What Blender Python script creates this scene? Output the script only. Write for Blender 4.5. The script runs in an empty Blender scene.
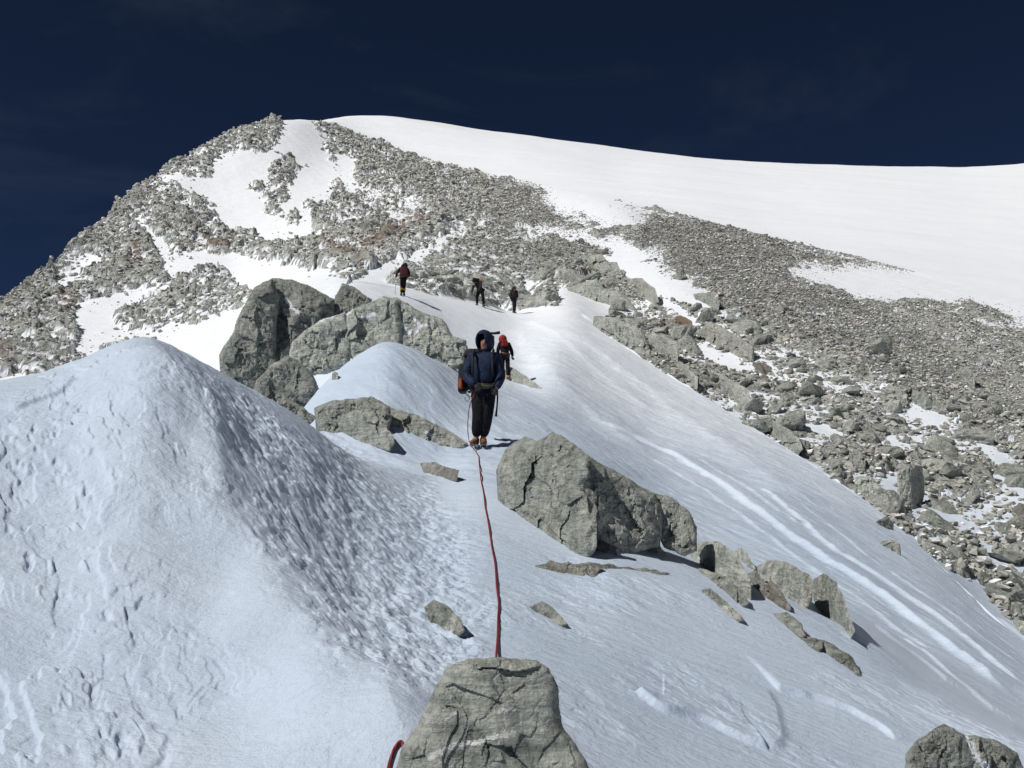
import bpy, bmesh, math, random
import numpy as np
from mathutils import Vector, Matrix, Euler

R = math.radians
# ------------------------------------------------------------------ camera, light, exposure
FPX, PITCH, EYE = 1005.0, R(10.0), 1.65
scn = bpy.context.scene
col = scn.collection
cam_d = bpy.data.cameras.new('camera'); cam = bpy.data.objects.new('camera', cam_d); col.objects.link(cam)
cam_d.sensor_width = 36.0; cam_d.lens = FPX / 1024.0 * 36.0
cam_d.clip_start = 0.05; cam_d.clip_end = 20000
cam.location = (0, 0, EYE); cam.rotation_euler = (math.pi / 2 + PITCH, 0, 0)
scn.camera = cam

SUN_TO = Vector((-0.58, -0.36, 0.73)).normalized()          # direction towards the sun
sun_el = math.asin(SUN_TO.z); sun_rot = math.atan2(SUN_TO.x, SUN_TO.y)
w = bpy.data.worlds.new('World'); scn.world = w; w.use_nodes = True
nt = w.node_tree; nt.nodes.clear()
sky = nt.nodes.new('ShaderNodeTexSky'); sky.sky_type = 'NISHITA'; sky.sun_disc = False
sky.sun_elevation = sun_el; sky.sun_rotation = sun_rot
sky.altitude = 6500; sky.air_density = 0.32; sky.dust_density = 0.0; sky.ozone_density = 6.0
bg = nt.nodes.new('ShaderNodeBackground'); bg.inputs['Strength'].default_value = 0.05
wo = nt.nodes.new('ShaderNodeOutputWorld')
tcw = nt.nodes.new('ShaderNodeTexCoord'); mpw = nt.nodes.new('ShaderNodeMapping'); mpw.inputs['Scale'].default_value = (2.2, 2.2, 5.0); mpw.inputs['Rotation'].default_value = (0.3, 0.5, 0.2)
nw = nt.nodes.new('ShaderNodeTexNoise'); nw.inputs['Scale'].default_value = 1.3; nw.inputs['Detail'].default_value = 6; nw.inputs['Roughness'].default_value = .6; nw.inputs['Distortion'].default_value = .8
rw = nt.nodes.new('ShaderNodeValToRGB'); rw.color_ramp.elements[0].position = .52; rw.color_ramp.elements[1].position = .80; rw.color_ramp.elements[1].color = (.26, .30, .38, 1); rw.color_ramp.elements[0].color = (0, 0, 0, 1)
aw = nt.nodes.new('ShaderNodeMix'); aw.data_type = 'RGBA'; aw.blend_type = 'ADD'; aw.inputs[0].default_value = 1
nt.links.new(tcw.outputs['Generated'], mpw.inputs[0]); nt.links.new(mpw.outputs[0], nw.inputs[0]); nt.links.new(nw.outputs[0], rw.inputs[0])
nt.links.new(sky.outputs[0], aw.inputs[6]); nt.links.new(rw.outputs[0], aw.inputs[7]); nt.links.new(aw.outputs[2], bg.inputs[0]); nt.links.new(bg.outputs[0], wo.inputs[0])
sl = bpy.data.lights.new('sun', 'SUN'); sl.energy = 4.05; sl.angle = R(0.5); sl.color = (1.0, 0.975, 0.94)
so = bpy.data.objects.new('sun', sl); col.objects.link(so)
so.rotation_euler = SUN_TO.to_track_quat('Z', 'Y').to_euler(); so.location = (-20, -5, 30)
scn.view_settings.view_transform = 'Standard'; scn.view_settings.look = 'None'
scn.view_settings.exposure = 0.0; scn.view_settings.gamma = 1.0; scn.view_settings.use_curve_mapping = False

# ------------------------------------------------------------------ numpy helpers
def smooth(a, b, x):
    t = np.clip((x - a) / (b - a), 0, 1); return t * t * (3 - 2 * t)
def hsh(ix, iy, k):
    h = (ix.astype(np.int64) * 374761393 + iy.astype(np.int64) * 668265263 + k * 974711 + 12345) & 0xffffffff
    h = ((h ^ (h >> 13)) * 1274126177) & 0xffffffff
    h = ((h ^ (h >> 16)) * 2246822519) & 0xffffffff
    h = h ^ (h >> 15)
    return (h & 0xffffff).astype(np.float32) / 16777216.0
def perlin(x, y, k=0):
    x0 = np.floor(x); y0 = np.floor(y); fx = (x - x0).astype(np.float32); fy = (y - y0).astype(np.float32)
    u = fx * fx * fx * (fx * (fx * 6 - 15) + 10); v = fy * fy * fy * (fy * (fy * 6 - 15) + 10)
    def g(ix, iy, dx, dy):
        a = hsh(ix, iy, k) * 6.2831853
        return np.cos(a) * dx + np.sin(a) * dy
    a = g(x0, y0, fx, fy); b = g(x0 + 1, y0, fx - 1, fy)
    c = g(x0, y0 + 1, fx, fy - 1); d = g(x0 + 1, y0 + 1, fx - 1, fy - 1)
    return (a + (b - a) * u + (c - a) * v + (a - b - c + d) * u * v) * 1.5
def fbm(x, y, k=0, n=4, gain=0.5):
    s = 0; a = 1.0; f = 1.0
    for i in range(n):
        s = s + a * perlin(x * f + 17.3 * i, y * f - 9.1 * i, k + i); a *= gain; f *= 2.03
    return s
def worley(x, y, k=0, jit=0.9):
    x0 = np.floor(x); y0 = np.floor(y)
    best = np.full(x.shape, 1e9, np.float32); sec = best.copy()
    bx = np.zeros_like(best); by = bx.copy(); ci = bx.copy(); cj = bx.copy()
    for i in (-1, 0, 1):
        for j in (-1, 0, 1):
            cx = x0 + i; cy = y0 + j
            dx = (x - (cx + 0.5 + jit * (hsh(cx, cy, k) - 0.5))).astype(np.float32)
            dy = (y - (cy + 0.5 + jit * (hsh(cx, cy, k + 1) - 0.5))).astype(np.float32)
            d = dx * dx + dy * dy
            m = d < best
            sec = np.where(m, best, np.minimum(sec, d)); best = np.where(m, d, best)
            bx = np.where(m, dx, bx); by = np.where(m, dy, by); ci = np.where(m, cx, ci); cj = np.where(m, cy, cj)
    return bx, by, ci, cj, np.sqrt(sec) - np.sqrt(best)
def facet(x, y, k=0, tilt=1.0, step=1.0, crack=0.0):
    """angular blocks: every cell is a tilted plane at its own height"""
    bx, by, ci, cj, e = worley(x, y, k)
    h = step * (hsh(ci, cj, k + 5) - 0.5) + tilt * (bx * (hsh(ci, cj, k + 6) * 2 - 1) + by * (hsh(ci, cj, k + 7) * 2 - 1))
    if crack: h = h - crack * (1 - smooth(0.0, 0.10, e))
    return h
def pchip(xk, yk, x):
    """monotone cubic, 1-D knots"""
    xk = np.asarray(xk, float); yk = np.asarray(yk, float)
    h = np.diff(xk); d = np.diff(yk) / h
    m = np.zeros_like(yk)
    m[0] = d[0]; m[-1] = d[-1]
    s = d[:-1] * d[1:] > 0
    w1 = 2 * h[1:] + h[:-1]; w2 = h[1:] + 2 * h[:-1]
    with np.errstate(all='ignore'):
        mm = (w1 + w2) / (w1 / d[:-1] + w2 / d[1:])
    m[1:-1] = np.where(s, mm, 0)
    i = np.clip(np.searchsorted(xk, x) - 1, 0, len(xk) - 2)
    t = (x - xk[i]) / h[i]
    return ((1 + 2 * t) * (1 - t) ** 2) * yk[i] + t * (1 - t) ** 2 * h[i] * m[i] + t * t * (3 - 2 * t) * yk[i + 1] + t * t * (t - 1) * h[i] * m[i + 1]

# ------------------------------------------------------------------ view rays (to give traced heights their real distances)
def ray(px, py):
    cx = (np.asarray(px, float) - 512) / FPX; cy = (384 - np.asarray(py, float)) / FPX
    x = cx; y = math.cos(PITCH) - math.sin(PITCH) * cy; z = math.sin(PITCH) + math.cos(PITCH) * cy
    return x, y, z
def az_tan(px, py):
    x, y, z = ray(px, py); return np.arctan2(x, y), z / np.hypot(x, y)
def world(px, py, r):
    x, y, z = ray(px, py); h = np.hypot(x, y); return np.stack([x / h * r, y / h * r, EYE + z / h * r], -1)
def project(x, y, z):
    z = z - EYE; d = y * math.cos(PITCH) + z * math.sin(PITCH); u = -y * math.sin(PITCH) + z * math.cos(PITCH)
    d = np.maximum(d, 0.05)
    return 512 + FPX * x / d, 384 - FPX * u / d

# ------------------------------------------------------------------ ground profile: ridges and hollows, nearest first  (px, py, distance)
K = [
 [(-200,770,4.3),(0,770,4.4),(200,770,4.2),(400,770,4.1),(500,770,4.2),(700,770,5.0),(900,770,6.1),(1024,770,6.8),(1224,850,6.6)],
 [(-200,420,8.8),(0,381,8.9),(35,376,8.9),(75,364,9.0),(115,347,9.0),(150,339,9.1),(185,354,9.4),(220,374,9.9),(300,420,10.8),(370,466,11.5),(430,480,12.2),(480,468,12.8),(560,486,12.2),(620,520,10.6),(700,560,9.8),(780,592,9.4),(850,628,9.0),(930,688,8.4),(1024,745,7.8),(1224,835,7.4)],
 [(-200,470,13),(0,440,13),(150,430,13),(220,428,14),(300,448,14),(370,463,14),(430,462,14.6),(480,447,15.3),(560,462,15),(620,503,14.5),(700,545,14),(780,578,13.2),(850,612,12.4),(930,665,11.3),(1024,722,10.2),(1224,818,9)],
 [(-200,460,20),(0,440,20),(150,430,20),(250,440,19),(285,432,19),(312,395,19.5),(330,376,20),(350,361,20),(387,343,20),(425,358,20),(470,388,20.5),(520,408,21),(580,434,21),(640,466,21),(700,500,19.5),(780,535,18),(850,572,16.5),(930,625,15),(1024,690,13.5),(1224,792,11.5)],
 [(-200,440,32),(0,418,32),(150,402,32),(220,420,30),(260,432,27),(300,424,27),(340,385,27),(385,352,28),(470,371,33),(520,384,34),(560,396,30),(640,432,30),(700,455,28),(780,490,25),(850,535,22),(930,590,19.5),(1024,664,17.5),(1224,777,15)],
 [(-200,402,60),(0,387,60),(150,378,58),(220,352,52),(300,312,44),(345,284,46),(400,290,50),(440,296,54),(480,305,57),(520,312,59),(560,304,58),(600,330,52),(680,382,45),(760,432,38),(880,512,29.5),(1000,622,23.5),(1024,642,22.5),(1224,762,19)],
 [(-200,400,75),(0,386,75),(150,362,76),(220,340,72),(300,303,60),(345,292,60),(400,296,62),(440,298,64),(480,304,66),(520,308,68),(560,284,69),(600,303,64),(680,347,53),(760,390,46),(880,460,37),(1000,552,30),(1024,567,29),(1224,664,24)],
 [(-200,372,90),(0,345,88),(150,300,98),(220,285,98),(300,262,90),(345,255,85),(400,255,84),(440,253,84),(520,258,84),(600,255,84),(680,285,68),(760,325,58),(880,385,48),(1000,450,40),(1024,463,39),(1224,560,31)],
 [(-200,360,98),(0,318,99),(75,270,114),(150,220,128),(220,198,138),(300,193,140),(400,205,128),(520,215,118),(600,210,112),(680,235,98),(760,260,88),(880,298,77),(1000,340,68),(1224,430,52)],
 [(-200,350,104),(0,305,105),(40,277,115),(75,245,126),(110,217,138),(150,182,150),(200,152,160),(250,128,168),(290,120,175),(325,123,183),(345,129,184),(400,150,172),(520,180,146),(600,195,132),(680,212,120),(760,235,108),(880,262,98),(1024,300,90),(1224,360,78)],
 [(-200,420,190),(0,365,200),(150,245,215),(250,175,212),(300,142,212),(335,119,212),(360,117,213),(400,119,216),(450,127,220),(480,133,223),(520,138,228),(600,150,240),(700,163,258),(800,169,278),(900,171,298),(960,171,310),(1024,167,324),(1224,150,360)],
]
NK = len(K)
tab = []
for c in K:
    c = np.array(c, float); a, t = az_tan(c[:, 0], c[:, 1]); tab.append((a, c[:, 2], EYE + c[:, 2] * t))
def profiles(az):
    """for an array of azimuths: r[k], z[k] of every ridge/hollow line, incl. the ground at the camera's feet and the far side"""
    az = np.asarray(az, float)
    rs = [np.full(az.shape, 0.02), np.full(az.shape, 1.8)]; zs = [np.zeros(az.shape), np.full(az.shape, 0.30)]
    for a, r, z in tab:
        rr = pchip(a, r, np.clip(az, a[0], a[-1])); zz = pchip(a, z, np.clip(az, a[0], a[-1]))
        out = smooth(0, 1, np.maximum((a[0] - az) / (math.pi + a[0]), (az - a[-1]) / (math.pi - a[-1])).clip(0, 1))
        rb = r[len(r) // 2]
        rs.append(rr + (rb - rr) * out); zs.append(zz + (-0.18 * rb - zz) * out)
    for i in range(1, len(rs)): rs[i] = np.maximum(rs[i], rs[i - 1] * 1.02)
    r13, z13 = rs[-1], zs[-1]
    rs += [r13 + 10, r13 + 22, r13 + 60, r13 + 500, np.full(az.shape, 9000.0)]; zs += [z13 + 2.6, z13 + 2.0, z13 - 12, z13 - 260, np.full(az.shape, -900.0)]
    return np.array(rs), np.array(zs)

# columns
pxc = np.arange(-150, 1174.5, 0.95)
azc = np.arctan2((pxc - 512) / FPX, math.cos(PITCH) + 0.0 * pxc)
outer = (np.linspace(0, 1, 70)[1:]) ** 1.6
azc = np.concatenate([(azc[0] + (-math.pi - azc[0]) * outer)[::-1], azc, azc[-1] + (math.pi - azc[-1]) * outer])
RK, ZK = profiles(azc)
def colsmooth(A, n=11):
    for _ in range(2):
        p = np.pad(A, ((0, 0), (n, n)), mode='edge'); c = np.insert(np.cumsum(p, axis=1), 0, 0, axis=1)
        A = (c[:, 2 * n + 1:] - c[:, :-2 * n - 1]) / (2 * n + 1)
    return A
RK, ZK = colsmooth(RK), colsmooth(ZK)
#       feet  K1   K4   K5  K6   K7  K8   K9   K10  K11  K12  K13 beyond
rows = [10,   60, 620, 40, 130, 90, 150, 150, 190, 230, 130, 150, 8, 8, 10, 14, 10]
S = []
for k, n in enumerate(rows): S.append(k + np.arange(n) / n)
S.append([len(rows)]); S = np.concatenate(S)
NR, NC = len(S), len(azc)
ki = np.minimum(S.astype(int), len(rows) - 1); fr = (S - ki)[:, None]
RR = RK[ki] * (RK[ki + 1] / RK[ki]) ** fr                          # log spacing
# monotone cubic z(r), vectorised over columns
H_ = np.diff(RK, axis=0); D_ = np.diff(ZK, axis=0) / H_
M_ = np.zeros_like(ZK); M_[0] = D_[0]; M_[-1] = D_[-1]
w1 = 2 * H_[1:] + H_[:-1]; w2 = H_[1:] + 2 * H_[:-1]
with np.errstate(all='ignore'):
    M_[1:-1] = np.where(D_[:-1] * D_[1:] > 0, (w1 + w2) / (w1 / D_[:-1] + w2 / D_[1:]), 0)
t = (RR - RK[ki]) / H_[ki]
ZZ = (1 + 2 * t) * (1 - t) ** 2 * ZK[ki] + t * (1 - t) ** 2 * H_[ki] * M_[ki] + t * t * (3 - 2 * t) * ZK[ki + 1] + t * t * (t - 1) * H_[ki] * M_[ki + 1]
XX = RR * np.sin(azc)[None, :]; YY = RR * np.cos(azc)[None, :]
Z0 = ZZ.copy()

def zat(px_az, zz, r):
    return np.interp(r, RR[:, px_az], zz[:, px_az])
def hit(px, py, zz=None, rmin=2.0):
    """first point of the ground seen along a ray"""
    zz = Z0 if zz is None else zz
    a, tn = az_tan(px, py); j = int(np.clip(np.searchsorted(azc, a), 1, NC - 1))
    r = RR[:, j]; d = zz[:, j] - (EYE + r * tn)
    ok = np.where((d[1:] >= 0) & (d[:-1] < 0) & (r[1:] > rmin))[0]
    if len(ok) == 0: i = np.argmin(np.abs(d)); return float(r[i])
    i = ok[0]; f = -d[i] / (d[i + 1] - d[i] + 1e-9)
    return float(r[i] + f * (r[i + 1] - r[i]))

PX, PY = project(XX, YY, Z0)
PX = PX.astype(np.float32); PY = PY.astype(np.float32)

def polyline_xy(pts, rmin=2.0):
    P = np.array([world(px, py, hit(px, py, rmin=rmin))[:2] for px, py in pts])
    for _ in range(2):
        P = np.concatenate([P[:1]] + [np.stack([P[i] * .75 + P[i + 1] * .25, P[i] * .25 + P[i + 1] * .75]) for i in range(len(P) - 1)] + [P[-1:]])
    return P
def line_field(P, sel):
    """signed distance (+ right of travel) and running parameter to a polyline for the selected vertices"""
    x = XX[sel]; y = YY[sel]; best = np.full(x.shape, 1e9); sg = np.zeros(x.shape); par = np.zeros(x.shape)
    n = len(P) - 1
    for i in range(n):
        a, b = P[i], P[i + 1]; d = b - a; L = (d * d).sum()
        t = np.clip(((x - a[0]) * d[0] + (y - a[1]) * d[1]) / L, 0, 1)
        ex = x - a[0] - t * d[0]; ey = y - a[1] - t * d[1]; q = np.hypot(ex, ey)
        cr = d[0] * (y - a[1]) - d[1] * (x - a[0])
        m = q < best - 1e-4; best = np.where(m, q, best); sg = np.where(m, -np.sign(cr), sg); par = np.where(m, (i + t) / n, par)
    return best * sg, par

# ------------------------------------------------------------------ rock / snow cover map (256 x 192 px cells of the view, read where each vertex lies)
MW, MH, MO = 620, 400, 120      # covers px -120..1120 step 2, py 0..800 step 2
mx, my = np.meshgrid(np.arange(MW) * 2.0 - MO, np.arange(MH) * 2.0)
def inpoly(px, py, P):
    ins = np.zeros(px.shape, bool); n = len(P)
    for i in range(n):
        x1, y1 = P[i]; x2, y2 = P[(i + 1) % n]
        if y1 == y2: continue
        c = ((y1 > py) != (y2 > py)) & (px < (x2 - x1) * (py - y1) / (y2 - y1) + x1)
        ins ^= c
    return ins
cover = np.zeros((MH, MW), np.float32)
def paint(v, P): cover[inpoly(mx, my, P)] = v
# rocky mountain side, top left to the scree
paint(.86, [(-130,350),(-60,330),(0,300),(40,270),(75,235),(110,205),(150,172),(200,142),(250,118),(275,112),(300,120),(335,121),(380,132),(430,150),(490,168),(540,180),(556,196),(560,230),(600,262),(590,275),(560,275),(560,310),(515,318),(440,300),(395,285),(345,285),(300,320),(220,345),(160,345),(60,372),(-130,380)])
paint(.95, [(400,150),(430,152),(490,168),(540,180),(552,196),(530,215),(560,235),(600,262),(560,278),(420,285),(405,262),(380,230),(360,180)])
# scree on the right, and the boulder slope below it
paint(1.0, [(505,210),(560,215),(600,228),(598,197),(640,203),(700,217),(780,234),(830,238),(880,247),(932,264),(890,270),(830,268),(770,264),(800,282),(850,294),(910,304),(960,300),(1024,318),(1130,350),(1130,560),(1000,470),(900,420),(760,340),(700,300),(620,262),(560,245)])
paint(.63, [(600,262),(700,300),(760,325),(900,395),(1000,440),(1130,520),(1130,740),(1024,640),(1000,612),(985,590),(940,565),(880,505),(850,490),(800,450),(760,428),(700,395),(640,365),(598,332),(593,318),(625,320),(568,295),(560,275)])
# snow patches
for P in [
 [(220,154),(238,151),(271,151),(282,136),(273,124),(285,113),(303,115),(318,130),(325,147),(347,158),(354,172),(361,190),(347,197),(321,201),(311,208),(311,223),(321,234),(347,248),(343,259),(325,244),(282,239),(274,244),(249,234),(217,223),(209,205),(181,185),(184,176),(213,176)],
 [(74,319),(97,300),(112,303),(157,286),(166,288),(119,312),(117,324),(127,330),(112,333),(76,334)],
 [(162,276),(175,258),(193,253),(228,253),(262,262),(330,270),(345,285),(280,290),(244,288),(221,268),(198,270),(162,283)],
 [(150,340),(193,324),(241,308),(290,290),(345,285),(345,300),(250,350),(215,395),(150,380)],
 [(350,285),(361,275),(397,257),(406,262),(384,286)],
 [(347,206),(397,185),(400,190),(352,215)],
 [(406,258),(484,217),(488,223),(412,264)],
 [(182,198),(200,215),(228,236),(212,236),(190,215),(178,205)],
 [(138,212),(160,240),(172,262),(160,258),(142,236)],
 [(537,195),(560,182),(610,198),(640,213),(649,231),(590,226),(552,206)],
 [(520,230),(560,230),(620,242),(662,254),(668,264),(600,250),(530,238)],
 [(604,252),(625,255),(660,268),(718,293),(728,322),(700,306),(670,297),(640,285),(615,268)],
 [(772,264),(850,274),(935,275),(1130,304),(1130,340),(960,300),(905,300),(860,292),(800,277)],
 [(560,283),(600,296),(628,316),(596,314),(560,330),(540,320)],
 [(655,296),(690,312),(700,328),(672,312)],[(700,345),(730,352),(760,372),(720,366)],
 [(905,392),(945,410),(947,425),(915,415)],[(880,430),(905,440),(898,450)],
 [(970,428),(1010,455),(1020,465),(985,450)],[(996,462),(1024,485),(1040,505),(1000,480)],
 [(975,535),(1024,565),(1050,590),(990,560)],[(880,475),(898,468),(897,492),(880,500)],
 [(905,498),(925,480),(930,488),(912,512)],[(800,415),(840,430),(850,445),(815,432)],
 [(925,490),(960,510),(955,522),(930,505)],[(940,395),(960,405),(950,410)],
]: paint(.04, P)
for v, P in [(.45,[(50,262),(90,250),(110,275),(60,290)]),(.45,[(80,335),(150,330),(150,345),(80,352)]),(.5,[(345,190),(400,190),(440,215),(380,235),(350,225)]),
             (.86,[(850,300),(960,304),(1130,350),(1130,430),(1000,380),(900,330)]),(.5,[(780,242),(925,263),(880,263),(800,256)]),
             (.5,[(600,198),(700,218),(690,226),(610,208)]),(.45,[(380,128),(440,150),(540,180),(535,186),(430,165),(380,145)]),(.72,[(960,300),(1130,345),(1130,372),(960,330)])]: paint(v, P)
# rock islands in the couloir
for P in [[(264,172),(285,156),(303,160),(301,183),(274,187)],[(242,186),(256,180),(266,188),(262,194),(244,192)],[(265,192),(287,188),(289,202),(268,205)],
          [(324,180),(334,178),(349,190),(347,200),(336,196)],[(265,209),(276,207),(279,217),(266,218)],[(280,214),(300,216),(298,226),(284,224)],
          [(322,158),(334,157),(337,167),(324,168)],[(300,204),(318,202),(320,212),(302,214)],[(232,142),(262,136),(270,144),(240,150)],[(316,241),(330,240),(352,256),(340,262)],
          [(192,206),(230,228),(262,240),(270,250),(240,246),(212,232),(190,214)],[(330,200),(372,196),(350,206),(330,208)],[(330,222),(380,215),(396,228),(350,240),(328,234)]]: paint(.98, P)
brown = np.zeros_like(cover)
for P in [[(316,241),(330,239),(347,256),(344,264),(325,254)],[(350,258),(356,246),(392,224),(432,220),(430,232),(395,240),(372,256),(352,268)],[(60,300),(72,296),(74,318),(62,314)],[(128,250),(142,250),(140,272),(128,268)],
          [(645,318),(662,318),(668,326),(650,328)],[(670,314),(690,314),(696,334),(674,330)],[(0,350),(12,352),(12,366),(0,368)],[(185,240),(240,235),(230,248),(190,250)]]:
    brown[inpoly(mx, my, P)] = 1
def boxblur(a, n):
    for ax in (0, 1):
        for _ in range(2):
            p = np.pad(a, [(n, n) if q == ax else (0, 0) for q in (0, 1)], mode='edge'); c = np.cumsum(p, axis=ax)
            c = np.insert(c, 0, 0, axis=ax)
            a = (np.take(c, range(2 * n + 1, c.shape[ax]), axis=ax) - np.take(c, range(0, c.shape[ax] - 2 * n - 1), axis=ax)) / (2 * n + 1)
    return a.astype(np.float32)
def softmask(P, n=7):
    return boxblur(inpoly(mx, my, P).astype(np.float32), n)
cover_soft = boxblur(cover, 4); cover = boxblur(cover, 1); brown = boxblur(brown, 1)
def readmap(m, px, py):
    u = np.clip((px + MO) / 2, 0, MW - 1.01); v = np.clip(py / 2, 0, MH - 1.01)
    i = u.astype(int); j = v.astype(int); fu = u - i; fv = v - j
    return m[j, i] * (1 - fu) * (1 - fv) + m[j, i + 1] * fu * (1 - fv) + m[j + 1, i] * (1 - fu) * fv + m[j + 1, i + 1] * fu * fv

# ------------------------------------------------------------------ displacement
KSPLIT = sum(rows[:7])        # row where the mountain starts (the edge of the snow gully / the snow crest)
far = slice(KSPLIT, NR); near = slice(0, KSPLIT + 1)
X, Y = XX.astype(np.float32), YY.astype(np.float32)
Z = Z0.astype(np.float32).copy()
# --- mountain
fx, fy = X[far], Y[far]
px, py = PX[far], PY[far]
wpx = px + 7 * fbm(px / 26, py / 26, 50, 3); wpy = py + 5 * fbm(px / 26 + 9, py / 20, 60, 3)
cov = readmap(cover, wpx, wpy)
covs = readmap(cover_soft, wpx, wpy)
big = fbm(fx / 16, fy / 16, 3, 3)
rh = (0.7 * facet(fx / 6.5 + .3 * big, fy / 5.5, 11, 1.6, .5) + 0.55 * facet(fx / 2.3, fy / 1.9 + .4 * big, 21, 1.7, .7, .12)
      + 0.26 * facet(fx / .95, fy / .8, 31, 1.6, 1.2, .25) + 0.11 * facet(fx / .42, fy / .42, 41, 1.5, 1.2))
upper = readmap(softmask([(505,100),(1140,100),(1140,560),(1000,470),(900,420),(760,340),(700,300),(620,262),(560,245),(520,220)], 4), px, py)
scr = smooth(.88, .99, cov)                                       # scree: small stones only
scree_h = .15 * facet(fx / 1.3, fy / 1.1, 71, 1.4, 1.1) + .13 * facet(fx / .6, fy / .5, 81, 1.6, 1.3) + .25 * fbm(fx / 9, fy / 9, 5, 3)
px_right = smooth(430, 560, px)
sz = np.maximum(scr * px_right, upper)
rh = rh * (1 - .70 * smooth(560, 640, px) * (1 - sz)) * (1 - .36 * (1 - smooth(560, 640, px)))
rh = rh * (1 - sz) + scree_h * sz
rh = rh * (0.55 + 0.45 * smooth(60, 100, RR[far]))                # nearer slope: the big blocks are boulders of their own
patch = fbm(fx / 5, fy / 4, 91, 4)
off = 1.7 * ((cov * (1 - sz) + np.minimum(cov, covs) * sz * .75) - 0.60) + 0.55 * patch * (1 - .8 * scr) * smooth(0.02, .2, cov) * smooth(1.3, .9, cov) + .22 * sz
sm = 0.30 * fbm(fx / 30, fy / 30, 7, 3) + .05 * fbm(fx / 2.2, fy / 1.1, 8, 3)
ramp_in = smooth(KSPLIT, KSPLIT + 14, np.arange(KSPLIT, NR))[:, None]
beyond = 1 - smooth(sum(rows[:11]) - 15, sum(rows[:11]) + 2, np.arange(KSPLIT, NR))[:, None]
rv = rh + off
dust = fbm(fx / .9, fy / .55, 95, 4)
rock_far = smooth(-0.03, .03, rv) * smooth(.015, .06, cov) * (1 - smooth(.02, .16, dust) * smooth(1.1, .3, rv) * (1 - sz) * smooth(620, 520, px) * .95) * (1 - smooth(.42, .55, dust) * smooth(.6, .2, rv))
dome = (1 - beyond) * smooth(KSPLIT, KSPLIT + 30, np.arange(KSPLIT, NR))[:, None] * smooth(400, 300, RR[far]) * (.22 * fbm(fx / 22, fy / 9, 15, 4))
disp = dome + np.maximum(rv, 0) * smooth(.015, .06, cov) * beyond * (.2 + .8 * ramp_in) + sm * ramp_in * beyond
Z[far] += disp.astype(np.float32)
rock_far = rock_far * beyond
# --- near snow
nx_, ny_ = X[near], Y[near]; npx, npy = PX[near], PY[near]; rn = RR[near]
fadef = smooth(0.8, 3.5, rn)
# wind direction runs from upper left to lower right of the slope
def wind(x, y, ang): c, s = math.cos(ang), math.sin(ang); return x * c + y * s, -x * s + y * c
u1, v1 = wind(nx_, ny_, R(-52))
def plates(n, levels, sharp=.88):
    q = n * levels; f = np.floor(q); return (f + smooth(sharp, 1.0, q - f)) / levels
d = 0.05 * fbm(nx_ / 2.6, ny_ / 2.6, 100, 3) * smooth(3, 8, rn) + .05 * fbm(nx_ / 9, ny_ / 9, 101, 2) * smooth(12, 25, rn)
# fine wind ripples
rip = fbm(u1 / .40, v1 / .15, 110, 2, .5) * smooth(11, 6, rn)
d += 0.0030 * rip * (0.4 + 0.6 * smooth(-.3, .5, fbm(nx_ / 1.3, ny_ / 1.3, 111, 2))) * np.clip(rn / 8, .6, 2.5)
# scalloped crust on the right flank of the near mound
wnx = npx + 22 * fbm(npx / 45, npy / 45, 140, 3); wny = npy + 16 * fbm(npx / 45 + 7, npy / 45, 150, 3)
def nearmask(P, n=7): return readmap(softmask(P, n), wnx, wny).astype(np.float32)
flm = nearmask([(150,345),(215,372),(300,422),(380,470),(470,520),(490,660),(440,720),(400,740),(330,690),(270,600),(235,520),(190,450),(185,400)])
fl = flm
flw = smooth(-.15, .35, fbm(npx / 60, npy / 40, 120, 3)) * fl
sc = fbm(nx_ / .36 + ny_ * .4, ny_ / .30, 121, 3, .5)
led = plates(fbm(u1 / .21 + .4 * ny_, v1 / .13, 161, 3, .6), 2.2, .55)
crust = smooth(-.1, .5, fbm(nx_ / 1.1 + 3, ny_ / .9, 171, 3)) * smooth(12, 7, rn)
d += crust * (.012 * plates(fbm(u1 / .42, v1 / .20, 173, 3, .55), 2.4, .66) + .006 * np.abs(fbm(nx_ / .16, ny_ / .10, 176, 2)))
d += fl * .021 * led + flw * .018 * np.abs(sc)
mid = smooth(10, 14, rn) * smooth(60, 30, rn)
d += mid * (.016 * fbm(u1 / .9, v1 / .35, 181, 3, .6) + .022 * plates(fbm(u1 / 1.6, v1 / .6, 185, 3), 2.0, .7)) + fl * .012 * fbm(nx_ / .12, ny_ / .12, 125, 2)
# crust plates with curved broken edges
def plates_(n, levels, sharp=.88):
    q = n * levels; f = np.floor(q); return (f + smooth(sharp, 1.0, q - f)) / levels
pl = fbm(u1 / 1.15, v1 / .5, 130, 5, .56)
lm = nearmask([(-400,830),(-400,400),(-20,385),(60,366),(150,340),(240,380),(300,430),(330,470),(240,440),(200,520),(200,640),(120,830)])
lm = lm * (.06 + .94 * smooth(-.22, .35, fbm(nx_ / 1.1, ny_ / .8, 133, 3)))
rmk = nearmask([(590,640),(690,640),(860,690),(960,730),(1000,800),(1300,900),(500,900),(560,740)]) * .25
d += lm * .042 * plates(pl, 1.9, .72) + lm * .012 * plates(fbm(u1 / .55, v1 / .3, 137, 3), 2.5, .7)
Z[near] += (d * fadef).astype(np.float32)
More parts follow.
